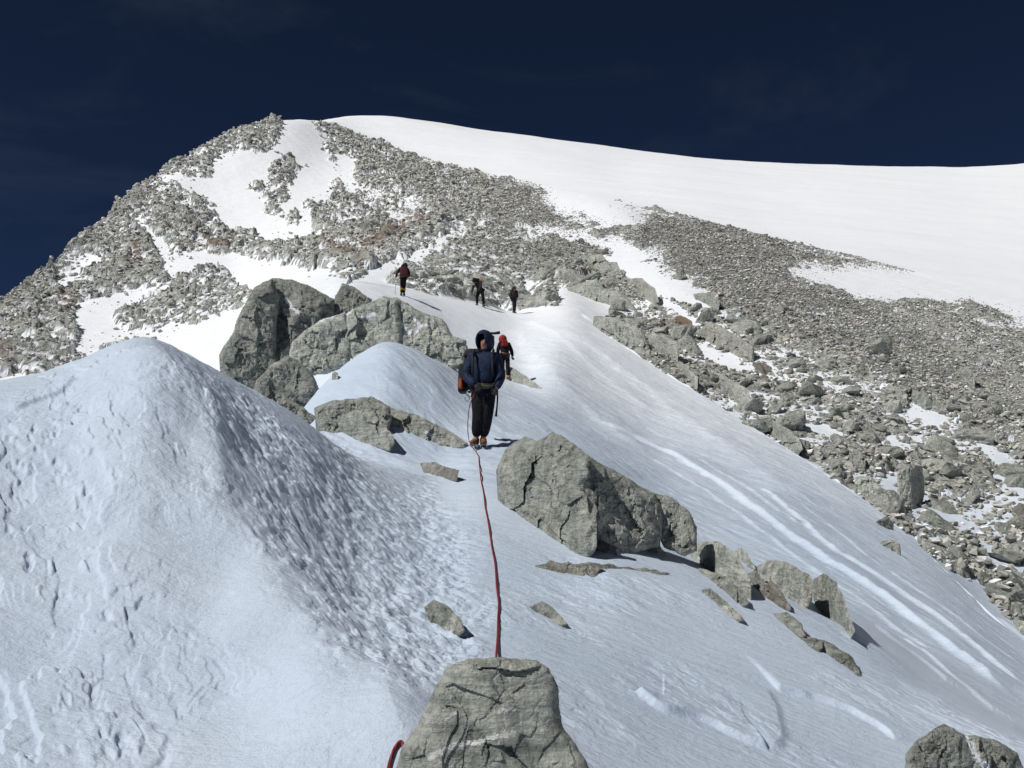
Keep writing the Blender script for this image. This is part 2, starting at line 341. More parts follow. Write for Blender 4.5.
# named ridges in the snow: (line, height, width on the left, width on the right, along fade)
def snow_ridge(pts, H, wl, wr, rmin=2.0, fade=.12):
    P = polyline_xy(pts, rmin); x0, x1 = P[:, 0].min() - 6 * max(wl, wr), P[:, 0].max() + 6 * max(wl, wr)
    y0, y1 = P[:, 1].min() - 6 * max(wl, wr), P[:, 1].max() + 6 * max(wl, wr)
    sel = (XX > x0) & (XX < x1) & (YY > y0) & (YY < y1); sel[KSPLIT:] = False
    s, t = line_field(P, sel)
    s = s + .25 * min(wl, wr) * perlin(XX[sel] * 2.1, YY[sel] * 2.1, 77)
    prof = np.where(s < 0, np.exp(-(np.abs(s) / wl) ** 1.3), np.exp(-(np.abs(s) / wr) ** 1.3))
    prof = np.maximum(prof - .12, 0) / .88; prof = prof * prof * (3 - 2 * prof) * .35 + prof * .65
    Z[sel] += (H * prof * smooth(0, fade, t) * smooth(0, fade, 1 - t)).astype(np.float32)
# lines run from far to near, so "left" below is the side towards +x when travelling to the camera
snow_ridge([(152,345),(200,430),(240,540),(290,640),(340,700),(392,748),(420,800)], .22, .55, .42, fade=.22)
snow_ridge([(600,424),(660,450),(710,476),(767,519),(816,556),(900,611),(960,655),(1010,697)], .11, 1.0, .09, 9.2)
snow_ridge([(650,458),(700,485),(755,527),(806,566),(880,616),(940,658)], .035, .5, .06, 9.2)
snow_ridge([(760,490),(796,519),(833,552),(900,593),(960,636),(1024,684)], .08, .9, .08, 9.2)
snow_ridge([(800,505),(850,545),(910,588),(970,630),(1024,668)], .03, .5, .05, 9.2)
snow_ridge([(700,460),(760,500),(800,530)], .04, .6, .07, 9.2)
snow_ridge([(876,630),(900,648),(924,664),(950,684)], .03, .3, .035, 9.2)
snow_ridge([(905,640),(940,668),(970,692),(996,712)], .03, .3, .035, 9.2)
snow_ridge([(520,330),(560,380),(600,420),(640,450)], .12, 1.5, .6, 24)
snow_ridge([(560,330),(640,380),(720,440),(800,500)], .10, 1.6, .6, 24)
snow_ridge([(530,320),(590,365),(650,410)], .06, 1.0, .3, 24)
# broken wind crust, lower right: curved lips whose sunward faces are steep
for pts, H in [([(637,694),(648,703),(662,712),(676,715),(692,716),(712,724),(735,735),(757,744),(768,747)], .042),
               ([(776,691),(790,694),(804,699),(812,700),(830,706),(850,714),(868,724),(884,733),(898,744)], .036),
               ]:
    snow_ridge(pts, H, .34, .022, fade=.10)
for pts, H in [([(768,690),(770,700),(776,708),(777,722),(782,736),(777,746),(768,748)], .020), 
               ([(74,378),(60,392),(38,398),(10,410)], .03)]:
    snow_ridge(pts, H, .03, .30, fade=.2)

# ------------------------------------------------------------------ materials
def mat(name, rough=.8, spec=.25):
    m = bpy.data.materials.new(name); m.use_nodes = True; b = m.node_tree.nodes['Principled BSDF']
    b.inputs['Roughness'].default_value = rough; b.inputs['Specular IOR Level'].default_value = spec
    return m, m.node_tree, b
def N(t, kind, **kw):
    n = t.nodes.new(kind)
    for k, v in kw.items():
        if k in n.inputs: n.inputs[k].default_value = v
        else: setattr(n, k, v)
    return n
def L(t, a, b): t.links.new(a, b)
def ramp(t, fac, stops):
    r = t.nodes.new('ShaderNodeValToRGB'); e = r.color_ramp.elements
    while len(e) < len(stops): e.new(.5)
    for q, (p, c) in zip(e, stops): q.position = p; q.color = (*c, 1)
    L(t, fac, r.inputs[0]); return r.outputs[0]
def mixc(t, fac, a, b):
    m = t.nodes.new('ShaderNodeMix'); m.data_type = 'RGBA'
    for v, s in ((fac, 0), (a, 6), (b, 7)):
        if isinstance(v, (int, float)): m.inputs[s].default_value = v
        elif isinstance(v, tuple): m.inputs[s].default_value = (*v, 1)
        else: L(t, v, m.inputs[s])
    return m.outputs[2]
def math_(t, op, a, b=0.0, clamp=False):
    m = t.nodes.new('ShaderNodeMath'); m.operation = op; m.use_clamp = clamp
    for i, v in enumerate((a, b)):
        if isinstance(v, (int, float)): m.inputs[i].default_value = v
        else: L(t, v, m.inputs[i])
    return m.outputs[0]
def rock_nodes(t, scale=1.0, tone=1.0, coord='Object', seed=0.0):
    """grey-olive gneiss: broad tone, lichen-dark flecks, brown stains, fine joints. returns colour, height"""
    tc = N(t, 'ShaderNodeTexCoord'); mp = N(t, 'ShaderNodeMapping'); L(t, tc.outputs[coord], mp.inputs[0])
    mp.inputs['Scale'].default_value = (scale,) * 3; mp.inputs['Location'].default_value = (seed, seed * 1.7, 0)
    v = mp.outputs[0]
    n1 = N(t, 'ShaderNodeTexNoise', Scale=.8, Detail=4.0, Roughness=.6); L(t, v, n1.inputs[0])
    n2 = N(t, 'ShaderNodeTexNoise', Scale=6.0, Detail=8.0, Roughness=.68); L(t, v, n2.inputs[0])
    n3 = N(t, 'ShaderNodeTexNoise', Scale=38.0, Detail=6.0, Roughness=.7); L(t, v, n3.inputs[0])
    wv = N(t, 'ShaderNodeTexWave', Scale=1.3, Distortion=9.0, Detail=5.0); wv.inputs['Detail Scale'].default_value = 1.6; L(t, v, wv.inputs[0])
    c1 = ramp(t, n1.outputs[0], [(.32, (.36, .38, .355)), (.5, (.46, .475, .445)), (.68, (.58, .58, .545))])
    c2 = ramp(t, n2.outputs[0], [(.30, (.30, .31, .29)), (.48, (.86, .87, .85)), (.70, (1.30, 1.28, 1.22))])
    c3 = ramp(t, n3.outputs[0], [(.3, (.55, .55, .55)), (.55, (1, 1, 1)), (.75, (1.3, 1.3, 1.28))])
    def mul(a, b, f=1.0):
        m = t.nodes.new('ShaderNodeMix'); m.data_type = 'RGBA'; m.blend_type = 'MULTIPLY'; m.inputs[0].default_value = f
        L(t, a, m.inputs[6]); L(t, b, m.inputs[7]); return m.outputs[2]
    c = mul(mul(c1, c2, .85), c3, .7)
    cw = ramp(t, wv.outputs[0], [(.0, (.82, .83, .80)), (.6, (1.05, 1.05, 1.05))]); c = mul(c, cw, .6)
    ms = N(t, 'ShaderNodeMapping'); L(t, v, ms.inputs[0]); ms.inputs['Rotation'].default_value = (R(35), R(28), R(20)); ms.inputs['Scale'].default_value = (.8, 1.2, 9.0)
    ns = N(t, 'ShaderNodeTexNoise', Scale=2.2, Detail=7.0, Roughness=.7); L(t, ms.outputs[0], ns.inputs[0])
    c = mul(c, ramp(t, ns.outputs[0], [(.34, (.52, .53, .52)), (.5, (1, 1, 1)), (.66, (1.22, 1.2, 1.16))]), .8)
    vj = N(t, 'ShaderNodeTexVoronoi', Scale=1.1); vj.feature = 'DISTANCE_TO_EDGE'
    mj = N(t, 'ShaderNodeMapping'); L(t, v, mj.inputs[0]); mj.inputs['Rotation'].default_value = (R(20), R(-25), R(10)); mj.inputs['Scale'].default_value = (1.5, 1.0, .6)
    nj = N(t, 'ShaderNodeTexNoise', Scale=2.5, Detail=5.0, Roughness=.6); L(t, v, nj.inputs[0])
    vj_a = t.nodes.new('ShaderNodeVectorMath'); vj_a.operation = 'MULTIPLY_ADD'; L(t, nj.outputs[1], vj_a.inputs[0]); vj_a.inputs[1].default_value = (.7, .7, .7); L(t, mj.outputs[0], vj_a.inputs[2]); L(t, vj_a.outputs[0], vj.inputs[0])
    joint = ramp(t, vj.outputs[0], [(.004, (.0, .0, .0)), (.028, (1, 1, 1))])
    c = mul(c, ramp(t, vj.outputs[0], [(.003, (.34, .34, .33)), (.018, (1, 1, 1))]), .5)
    st = N(t, 'ShaderNodeTexNoise', Scale=1.9, Detail=5.0, Roughness=.62); mp2 = N(t, 'ShaderNodeMapping'); mp2.inputs['Location'].default_value = (7, 3, 5)
    L(t, v, mp2.inputs[0]); L(t, mp2.outputs[0], st.inputs[0])
    sf = ramp(t, st.outputs[0], [(.62, (0, 0, 0)), (.74, (.5, .5, .5))])
    c = mixc(t, sf, c, (.25 * tone, .175 * tone, .105 * tone))
    if tone != 1.0:
        h = N(t, 'ShaderNodeHueSaturation', Value=tone); L(t, c, h.inputs['Color']); c = h.outputs[0]
    vo = N(t, 'ShaderNodeTexVoronoi', Scale=2.6); vo.feature = 'DISTANCE_TO_EDGE'
    wn = N(t, 'ShaderNodeTexNoise', Scale=3.0, Detail=3.0); L(t, v, wn.inputs[0])
    va = t.nodes.new('ShaderNodeVectorMath'); va.operation = 'ADD'; L(t, v, va.inputs[0]); L(t, wn.outputs[1], va.inputs[1]); L(t, va.outputs[0], vo.inputs[0])
    cr = math_(t, 'MULTIPLY', vo.outputs[0], 14.0, True)
    hgt = math_(t, 'ADD', math_(t, 'MULTIPLY', n2.outputs[0], .55), math_(t, 'ADD', math_(t, 'MULTIPLY', n3.outputs[0], .16), math_(t, 'ADD', math_(t, 'MULTIPLY', cr, .05), math_(t, 'ADD', math_(t, 'MULTIPLY', joint, .09), math_(t, 'MULTIPLY', ns.outputs[0], .30)))))
    return c, hgt, cr
def snow_nodes(t):
    tc = N(t, 'ShaderNodeTexCoord')
    n1 = N(t, 'ShaderNodeTexNoise', Scale=22.0, Detail=6.0, Roughness=.72); L(t, tc.outputs['Object'], n1.inputs[0])
    mp = N(t, 'ShaderNodeMapping'); L(t, tc.outputs['Object'], mp.inputs[0]); mp.inputs['Rotation'].default_value = (0, 0, R(52)); mp.inputs['Scale'].default_value = (1.0, 3.4, 1)
    n2 = N(t, 'ShaderNodeTexNoise', Scale=3.2, Detail=7.0, Roughness=.66); L(t, mp.outputs[0], n2.inputs[0])
    n3 = N(t, 'ShaderNodeTexNoise', Scale=.35, Detail=3.0); L(t, tc.outputs['Object'], n3.inputs[0])
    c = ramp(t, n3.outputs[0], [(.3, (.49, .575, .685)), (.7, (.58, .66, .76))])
    af = N(t, 'ShaderNodeAttribute', attribute_name='far_bright'); c = mixc(t, af.outputs['Fac'], c, (.90, .92, .945))  # near-to-far light difference put into colour: near darker and bluer, far whiter
    h = math_(t, 'ADD', math_(t, 'MULTIPLY', n1.outputs[0], .018), math_(t, 'MULTIPLY', n2.outputs[0], .055))
    return c, h
def terrain_mat(name, bump_snow, bump_rock, rock_scale):
    m, t, b = mat(name)
    at = N(t, 'ShaderNodeAttribute', attribute_name='rock'); ab = N(t, 'ShaderNodeAttribute', attribute_name='brown')
    tone = N(t, 'ShaderNodeAttribute', attribute_name='tone')
    rc, rhh, cr = rock_nodes(t, rock_scale); sc_, sh = snow_nodes(t)
    br = N(t, 'ShaderNodeMix'); br.data_type = 'RGBA'; br.blend_type = 'MULTIPLY'; L(t, ab.outputs['Fac'], br.inputs[0]); L(t, rc, br.inputs[6]); br.inputs[7].default_value = (.66, .48, .40, 1)
    tn = N(t, 'ShaderNodeMix'); tn.data_type = 'RGBA'; tn.blend_type = 'MULTIPLY'; tn.inputs[0].default_value = 1; L(t, br.outputs[2], tn.inputs[6]); L(t, tone.outputs['Fac'], tn.inputs[7])
    fac = math_(t, 'SMOOTH_MIN', at.outputs['Fac'], 1.0)
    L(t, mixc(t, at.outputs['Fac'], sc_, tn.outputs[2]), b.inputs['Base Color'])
    mh = N(t, 'ShaderNodeMix'); mh.data_type = 'FLOAT'; L(t, at.outputs['Fac'], mh.inputs[0])
    L(t, math_(t, 'MULTIPLY', sh, bump_snow * .6), mh.inputs[2]); L(t, math_(t, 'MULTIPLY', rhh, bump_rock), mh.inputs[3])
    bp = N(t, 'ShaderNodeBump', Strength=1.0, Distance=1.0); L(t, mh.outputs[0], bp.inputs['Height']); L(t, bp.outputs[0], b.inputs['Normal'])
    rg = N(t, 'ShaderNodeMix'); rg.data_type = 'FLOAT'; L(t, at.outputs['Fac'], rg.inputs[0]); rg.inputs[2].default_value = .55; rg.inputs[3].default_value = .85
    L(t, rg.outputs[0], b.inputs['Roughness'])
    return m
M_near = terrain_mat('wind_packed_snow', 1.0, .1, 2.0)
M_far = terrain_mat('rock_and_snow_slope', 1.2, .35, .45)

def grid_mesh(name, x, y, z, attrs, m, wrap=False):
    nr, nc = x.shape
    co = np.stack([x, y, z], -1).reshape(-1, 3).astype(np.float32)
    i = np.arange(nr - 1)[:, None] * nc + np.arange(nc - 1)[None, :]
    q = np.stack([i, i + 1, i + nc + 1, i + nc], -1).reshape(-1, 4)
    return np_mesh(name, co, q, attrs, m)
def np_mesh(name, co, faces, attrs=None, m=None, smooth_=True):
    me = bpy.data.meshes.new(name); k = faces.shape[1]
    me.vertices.add(len(co)); me.vertices.foreach_set('co', np.ascontiguousarray(co, np.float32).ravel())
    me.loops.add(faces.size); me.loops.foreach_set('vertex_index', np.ascontiguousarray(faces, np.int32).ravel())
    me.polygons.add(len(faces)); me.polygons.foreach_set('loop_start', np.arange(0, faces.size, k, dtype=np.int32))
    me.polygons.foreach_set('use_smooth', np.full(len(faces), smooth_))
    for a, v in (attrs or {}).items():
        me.attributes.new(a, 'FLOAT', 'POINT').data.foreach_set('value', np.ascontiguousarray(v, np.float32).ravel())
    if m: me.materials.append(m)
    me.update(calc_edges=True); 
    return me
def link(name, me, parent=None, **props):
    o = bpy.data.objects.new(name, me); col.objects.link(o)
    if parent: o.parent = parent
    for k, v in props.items():
        if v is not None: o[k] = v
    return o

zero = np.zeros(X[near].shape, np.float32)
link('snow_slope', grid_mesh('snow_slope', X[near], Y[near], Z[near], {'rock': zero, 'brown': zero, 'tone': zero + 1, 'far_bright': .85 * smooth(17, 55, rn) + .15 * smooth(50, 150, rn)}, M_near), kind='structure')
tone_far = (1.0 - .34 * scr * px_right * (1 - .6 * smooth(900, 1024, px)) + 0 * px).astype(np.float32)
brn = readmap(brown, wpx, wpy)
link('mountain', grid_mesh('mountain', X[far], Y[far], Z[far], {'rock': rock_far, 'brown': brn, 'tone': tone_far, 'far_bright': .85 * smooth(17, 55, RR[far]) + .15 * smooth(50, 150, RR[far])}, M_far), kind='structure')

# ------------------------------------------------------------------ rocks
def rock_mat(name, scale=1.6, tone=1.0, seed=0.0, vein=False, bump=.12):
    m, t, b = mat(name, .82, .2)
    c, h, cr = rock_nodes(t, scale, tone, 'Object', seed)
    dark = ramp(t, cr, [(.0, (.35, .34, .32)), (.35, (1, 1, 1))])
    mm = t.nodes.new('ShaderNodeMix'); mm.data_type = 'RGBA'; mm.blend_type = 'MULTIPLY'; mm.inputs[0].default_value = .45
    L(t, c, mm.inputs[6]); L(t, dark, mm.inputs[7]); c = mm.outputs[2]
    at = N(t, 'ShaderNodeAttribute', attribute_name='vein'); c = mixc(t, at.outputs['Fac'], c, (.80, .79, .77))
    ab = N(t, 'ShaderNodeAttribute', attribute_name='brown'); c = mixc(t, ab.outputs['Fac'], c, (.19, .12, .08))
    sn = N(t, 'ShaderNodeAttribute', attribute_name='snow'); c = mixc(t, sn.outputs['Fac'], c, (.84, .87, .91))
    L(t, c, b.inputs['Base Color'])
    bp = N(t, 'ShaderNodeBump', Strength=.9, Distance=bump); L(t, h, bp.inputs['Height']); L(t, bp.outputs[0], b.inputs['Normal'])
    return m
MR = rock_mat('grey_gneiss', 1.6, 1.0, 0, bump=.16)
MR2 = rock_mat('pale_gneiss', 1.4, 1.18, 11, bump=.16)
MR3 = rock_mat('dark_gneiss', 1.6, .84, 23, bump=.16)

def seg_dist(px, py, P):
    """signed distance (+ inside) and nearest point of a closed outline"""
    best = np.full(px.shape, 1e9); nx = px.copy(); ny = py.copy(); n = len(P)
    for i in range(n):
        ax, ay = P[i]; bx, by = P[(i + 1) % n]; dx, dy = bx - ax, by - ay; L2 = dx * dx + dy * dy + 1e-9
        t = np.clip(((px - ax) * dx + (py - ay) * dy) / L2, 0, 1); qx = ax + t * dx; qy = ay + t * dy
        d = np.hypot(px - qx, py - qy); m = d < best; best = np.where(m, d, best); nx = np.where(m, qx, nx); ny = np.where(m, qy, ny)
    return np.where(inpoly(px, py, P), best, -best), nx, ny
def rough_outline(P, amp, seed):
    out = []; n = len(P); rg = random.Random(seed)
    for i in range(n):
        a = np.array(P[i], float); b = np.array(P[(i + 1) % n], float); L_ = np.hypot(*(b - a)); k = max(1, int(L_ / 5))
        nrm = np.array([-(b - a)[1], (b - a)[0]]) / (L_ + 1e-6)
        for j in range(k):
            f = j / k; o = 0 if j == 0 else rg.uniform(-1, 1) * amp
            out.append(tuple(a + (b - a) * f + nrm * o))
    return out
def block(P, r0=None, T=.5, lean=.35, seed=1, step=1.3, cuts=7, fs=.5, bury=.16, r_slope=None, vein=None, snow=None, brown_=0.0, rough=.8, fa=1.0):
    """one solid block of rock: outline traced in the view, set at its real distance, bulging T metres to front and back"""
    rg = random.Random(seed)
    P = [(float(a), float(b)) for a, b in P]
    ys = [p[1] for p in P]; xs = [p[0] for p in P]; y0, y1 = min(ys), max(ys); x0, x1 = min(xs), max(xs)
    if r0 is None:
        a = []
        for f in (.1, .3, .5, .7, .9):
            xx = x0 + f * (x1 - x0); c = []
            for i in range(len(P)):
                (ax, ay), (bx, by) = P[i], P[(i + 1) % len(P)]
                if (ax - xx) * (bx - xx) <= 0 and ax != bx: c.append(ay + (xx - ax) / (bx - ax) * (by - ay))
            if c: a.append((xx, hit(xx, max(c) - 1.0)))
        a = np.array(a); b1, b0 = np.polyfit(a[:, 0], a[:, 1], 1) if len(a) > 2 else (0, a[:, 1].mean())
        ra = np.median(a[:, 1]); b1 = np.clip(b1, -.6 * ra / 100, .6 * ra / 100); b0 = ra - b1 * np.median(a[:, 0])
    else:
        b1 = r_slope or 0.0; b0 = r0 - b1 * (x0 + x1) / 2
    # carry the foot of the block into the ground
    hgt = y1 - y0
    cx_ = (x0 + x1) / 2
    P = rough_outline(P, rough, seed)
    low = {}
    P2 = []
    for (x, y) in P:
        c = []
        for i in range(len(P)):
            (ax, ay), (bx, by) = P[i], P[(i + 1) % len(P)]
            if (ax - x) * (bx - x) <= 0 and abs(ax - bx) > 1e-6: c.append(ay + (x - ax) / (bx - ax) * (by - ay))
        mid = (min(c) + max(c)) / 2 if c else y
        P2.append((x, y + (bury * hgt + 2.0) if (y > mid and c and max(c) - min(c) > 1.5) else y))
    P = P2; ys = [p[1] for p in P]; y1b = max(ys)
    step = max(step, (x1 - x0) / 170)
    gx, gy = np.meshgrid(np.arange(x0 - 2 * step, x1 + 2.01 * step, step), np.arange(y0 - 2 * step, y1b + 2.01 * step, step))
    d, nx, ny = seg_dist(gx, gy, P)
    rim = d <= 0
    # cells kept
    kq = (d[:-1, :-1] > -step * .75) & (d[1:, :-1] > -step * .75) & (d[:-1, 1:] > -step * .75) & (d[1:, 1:] > -step * .75)
    sxx = np.where(rim, nx, gx); syy = np.where(rim, ny, gy)
    rr = b0 + b1 * sxx; mpp = rr / FPX; mp0 = float(np.median(mpp))
    D = np.maximum(d, 0) * mp0
    u = (sxx - x0) * mp0; v = (y1 - syy) * mp0
    W, Hh = (x1 - x0) * mp0, (y1 - y0) * mp0; sz = min(W, Hh) if min(W, Hh) > .25 * max(W, Hh) else .4 * max(W, Hh)
    T = T * sz
    def side(sd):
        g = random.Random(seed * 7 + sd)
        h = T * (1 - np.exp(-D / (T * .45 + 1e-6)))
        for i in range(cuts * 2):
            a = g.uniform(0, 6.283); sl = g.uniform(.2, .8)
            cu, cv = g.uniform(.15, .85) * W, g.uniform(.15, .9) * Hh
            h = np.minimum(h, g.uniform(.45, .95) * T + sl * ((u - cu) * math.cos(a) + (v - cv) * math.sin(a)) * .9 + .35 * T * 0)
        h = np.maximum(h, .35 * T * (1 - np.exp(-D / (T * .1 + 1e-6))))
        env = 1 - np.exp(-D / (T * .22 + 1e-6)); s1 = fs * sz
        wu = u + .15 * s1 * perlin(u / s1 * 2, v / s1 * 2, seed); wv_ = v + .15 * s1 * perlin(u / s1 * 2 + 5, v / s1 * 2, seed)
        h = h + env * fa * (.24 * T * facet(wu / s1 + g.uniform(0, 99), wv_ / (s1 * 1.4), seed + sd, 1.3, .8, .04)
                       + .11 * T * facet(wu / (s1 * .4) + .5 * wv_ / s1, wv_ / (s1 * .55), seed + sd + 40, 1.5, .8, .05)
                       + .05 * T * facet(u / (s1 * .16), v / (s1 * .2), seed + sd + 80, 1.5, .8, .05))
        return np.maximum(h, 0.02 * T * env)
    hf = side(0); hb = side(500)
    ln = lean * np.clip(v, -.2 * Hh, None)
    hf = np.where(rim, 0, hf); hb = np.where(rim, 0, hb)
    Pf = world(sxx, syy, rr + ln - hf); Pb = world(sxx, syy, rr + ln + hb)
    ny_g, nx_g = gx.shape; idx = np.arange(ny_g * nx_g).reshape(ny_g, nx_g)
    bidx = np.where(rim, idx, idx + ny_g * nx_g)
    qa = np.stack([idx[:-1, :-1], idx[1:, :-1], idx[1:, 1:], idx[:-1, 1:]], -1)[kq]
    qb = np.stack([bidx[:-1, :-1], bidx[:-1, 1:], bidx[1:, 1:], bidx[1:, :-1]], -1)[kq]
    co = np.concatenate([Pf.reshape(-1, 3), Pb.reshape(-1, 3)]); fc = np.concatenate([qa, qb])
    at = {}
    def lines(ls, wpx):
        f = np.zeros(gx.shape)
        for pts, wd in ls:
            q = 1e9
            for (ax, ay), (bx, by) in zip(pts[:-1], pts[1:]):
                dx, dy = bx - ax, by - ay; tt = np.clip(((sxx - ax) * dx + (syy - ay) * dy) / (dx * dx + dy * dy), 0, 1)
                q = np.minimum(q, np.hypot(sxx - ax - tt * dx, syy - ay - tt * dy))
            q = q + wd * .7 * perlin(sxx / 4, syy / 4, seed)
            f = np.maximum(f, 1 - smooth(wd * .55, wd * .95, q))
        return np.concatenate([f.ravel(), 0 * f.ravel()])
    at['vein'] = lines(vein, 1) if vein else np.zeros(len(co))
    at['snow'] = lines(snow, 1) if snow else np.zeros(len(co))
    at['brown'] = np.full(len(co), brown_)
    used = np.unique(fc); mp = np.full(len(co), -1); mp[used] = np.arange(len(used))
    return co[used], mp[fc], {k: v[used] for k, v in at.items()}
def rock_thing(name, blocks, label, cat='rock', group=None, m=None, parts=False):
    allco = np.concatenate([b[0] for b in blocks]); base = np.array([allco[:, 0].mean(), allco[:, 1].mean(), allco[:, 2].min()])
    ANCHORS.append((label, base))
    if len(blocks) == 1:
        co, fc, at = blocks[0]
        o = link(name, np_mesh(name, co - base, fc, at, m or MR, smooth_=False), label=label, category=cat, group=group); o.location = base
        return o
    o = link(name, None, label=label, category=cat, group=group); o.location = base
    for co, fc, at in blocks:
        link('block', np_mesh('block', co - base, fc, at, m or MR, smooth_=False), o)
    return o
ANCHORS = []
B = block
# ---- countable boulders and stones share a few angular shapes
def hull_shape(seed, n=16, flat=.7, sub=0, disp=.06):
    rg = random.Random(seed); bm = bmesh.new()
    for i in range(n):
        v = Vector((rg.gauss(0, 1), rg.gauss(0, 1), rg.gauss(0, 1))).normalized() * rg.uniform(.75, 1.0)
        v = Vector((max(-.78, min(.78, v.x)), max(-.7, min(.7, v.y)), max(-.62, min(.62, v.z)) * flat))
        bm.verts.new(v)
    bmesh.ops.convex_hull(bm, input=bm.verts)
    loose = [v for v in bm.verts if not v.link_faces]
    bmesh.ops.delete(bm, geom=loose, context='VERTS')
    if sub:
        bmesh.ops.bevel(bm, geom=bm.edges[:], offset=.035, segments=1, affect='EDGES', profile=.5)
        bmesh.ops.triangulate(bm, faces=bm.faces[:])
        for _ in range(sub):
            big = [e for e in bm.edges if e.calc_length() > .16]
            bmesh.ops.subdivide_edges(bm, edges=big, cuts=1, use_grid_fill=True)
            bmesh.ops.triangulate(bm, faces=[f for f in bm.faces if len(f.verts) > 3])
        co = np.array([v.co for v in bm.verts])
        q = fbm(co[:, 0] * 2.2 + co[:, 2] * 1.3 + seed, co[:, 1] * 2.2 - co[:, 2], seed, 3) * disp
        f2 = facet(co[:, 0] * 2.6 + co[:, 2] * 2 + seed, co[:, 1] * 2.6 + co[:, 2], seed, 1.0, 1.0, .2) * disp * .8
        bm.normal_update()
        for v, a, b_ in zip(bm.verts, q, f2): v.co += v.normal * float(a + b_)
    bmesh.ops.triangulate(bm, faces=[f for f in bm.faces if len(f.verts) > 3])
    bm.verts.index_update()
    V = np.array([v.co for v in bm.verts], np.float32); F = np.array([[v.index for v in f.verts] for f in bm.faces], np.int32)
    bm.free(); return V, F
rngs = np.random.default_rng(4)
# cell areas of the mountain grid, to sow stones evenly over the ground
fX, fY, fZ = X[far], Y[far], Z[far]
area = np.zeros(fX.shape, np.float32)
area[:-1, :-1] = np.abs((fX[:-1, 1:] - fX[:-1, :-1]) * (fY[1:, :-1] - fY[:-1, :-1]) - (fX[1:, :-1] - fX[:-1, :-1]) * (fY[:-1, 1:] - fY[:-1, :-1]))
inview = (px > -110) & (px < 1134)
krow = S[KSPLIT:][:, None] + 0 * fX
def sow(weight, n):
    p = np.clip(np.nan_to_num((weight * area).ravel().astype(np.float64)), 0, None); p /= p.sum()
    i = rngs.choice(p.size, n, p=p)
    return i
def stones_mesh(name, idx, size, mats, label, flat=.75, sink=.15, tonef=None):
    n = len(idx); shapes = [hull_shape(900 + k, 11, flat) for k in range(16)]
    pos = np.stack([fX.ravel()[idx], fY.ravel()[idx], fZ.ravel()[idx]], -1)
    vs, fs, mi, off = [], [], [], 0
    pick = rngs.integers(0, 16, n)
    for k, (V, F) in enumerate(shapes):
        q = np.where(pick == k)[0]; m_ = len(q)
        if not m_: continue
        a = rngs.uniform(0, 6.283, m_); tx = rngs.normal(0, .35, m_); ty = rngs.normal(0, .35, m_)
        sx = size[q] * rngs.uniform(.7, 1.35, m_); sy = size[q] * rngs.uniform(.6, 1.1, m_); sz = size[q] * rngs.uniform(.5, 1.0, m_)
        P = V[None] * np.stack([sx, sy, sz], -1)[:, None, :] * .62
        c, s_ = np.cos(tx)[:, None], np.sin(tx)[:, None]; y_, z_ = P[..., 1] * c - P[..., 2] * s_, P[..., 1] * s_ + P[..., 2] * c; x_ = P[..., 0]
        c, s_ = np.cos(ty)[:, None], np.sin(ty)[:, None]; x_, z_ = x_ * c + z_ * s_, -x_ * s_ + z_ * c
        c, s_ = np.cos(a)[:, None], np.sin(a)[:, None]; x_, y_ = x_ * c - y_ * s_, x_ * s_ + y_ * c
        P = np.stack([x_, y_, z_], -1) + pos[q][:, None, :]; P[..., 2] += (size[q] * sink)[:, None]
        vs.append(P.reshape(-1, 3)); fs.append((F[None] + off + (np.arange(m_) * len(V))[:, None, None]).reshape(-1, 3)); off += m_ * len(V)
        mi.append(np.repeat(rngs.integers(0, len(mats), m_), len(F)))
    me = np_mesh(name, np.concatenate(vs), np.concatenate(fs), None, None, smooth_=False)
    for m_ in mats: me.materials.append(m_)
    me.polygons.foreach_set('material_index', np.concatenate(mi).astype(np.int32))
    return link(name, me, kind='stuff', label=label)
def stone_mat(name, c, c2, dust=0.0):
    m, t, b = mat(name, .85, .2)
    tc = N(t, 'ShaderNodeTexCoord'); n = N(t, 'ShaderNodeTexNoise', Scale=1.7, Detail=6.0, Roughness=.7); L(t, tc.outputs['Object'], n.inputs[0])
    cc = ramp(t, n.outputs[0], [(.3, c), (.7, c2)])
    if dust:                                     # wind-blown snow lying on the flatter tops
        ge = N(t, 'ShaderNodeNewGeometry'); sp = N(t, 'ShaderNodeSeparateXYZ'); L(t, ge.outputs['True Normal'], sp.inputs[0])
        n2 = N(t, 'ShaderNodeTexNoise', Scale=.45, Detail=4.0); L(t, tc.outputs['Object'], n2.inputs[0])
        f = math_(t, 'MULTIPLY', math_(t, 'SUBTRACT', math_(t, 'ADD', sp.outputs[2], math_(t, 'MULTIPLY', n2.outputs[0], .9)), 1.28 - dust), 9.0, True)
        cc = mixc(t, f, cc, (.86, .89, .93))
    L(t, cc, b.inputs['Base Color']); return m
SM = [stone_mat('stone_grey', (.32, .32, .295), (.42, .41, .37), .16), stone_mat('stone_tan', (.34, .32, .27), (.50, .47, .41), .16), stone_mat('stone_dark', (.20, .20, .185), (.34, .335, .30), .16), stone_mat('stone_pale', (.36, .36, .34), (.56, .55, .52), .16)]
SM3 = [stone_mat('rubble_grey', (.30, .305, .28), (.44, .435, .40), .02), stone_mat('rubble_tan', (.34, .325, .285), (.50, .475, .42), .02), stone_mat('rubble_dark', (.20, .20, .185), (.33, .325, .295), .02)]
SMd = [stone_mat('scree_grey', (.28, .275, .25), (.42, .41, .375), .13), stone_mat('scree_brown', (.22, .19, .16), (.34, .30, .25), .13), stone_mat('scree_dark', (.19, .19, .175), (.30, .29, .265), .13), stone_mat('scree_pale', (.32, .32, .30), (.50, .49, .455), .13)]
rockp = smooth(.3, .7, rock_far) * inview * (krow < 10.99)
screez = sz
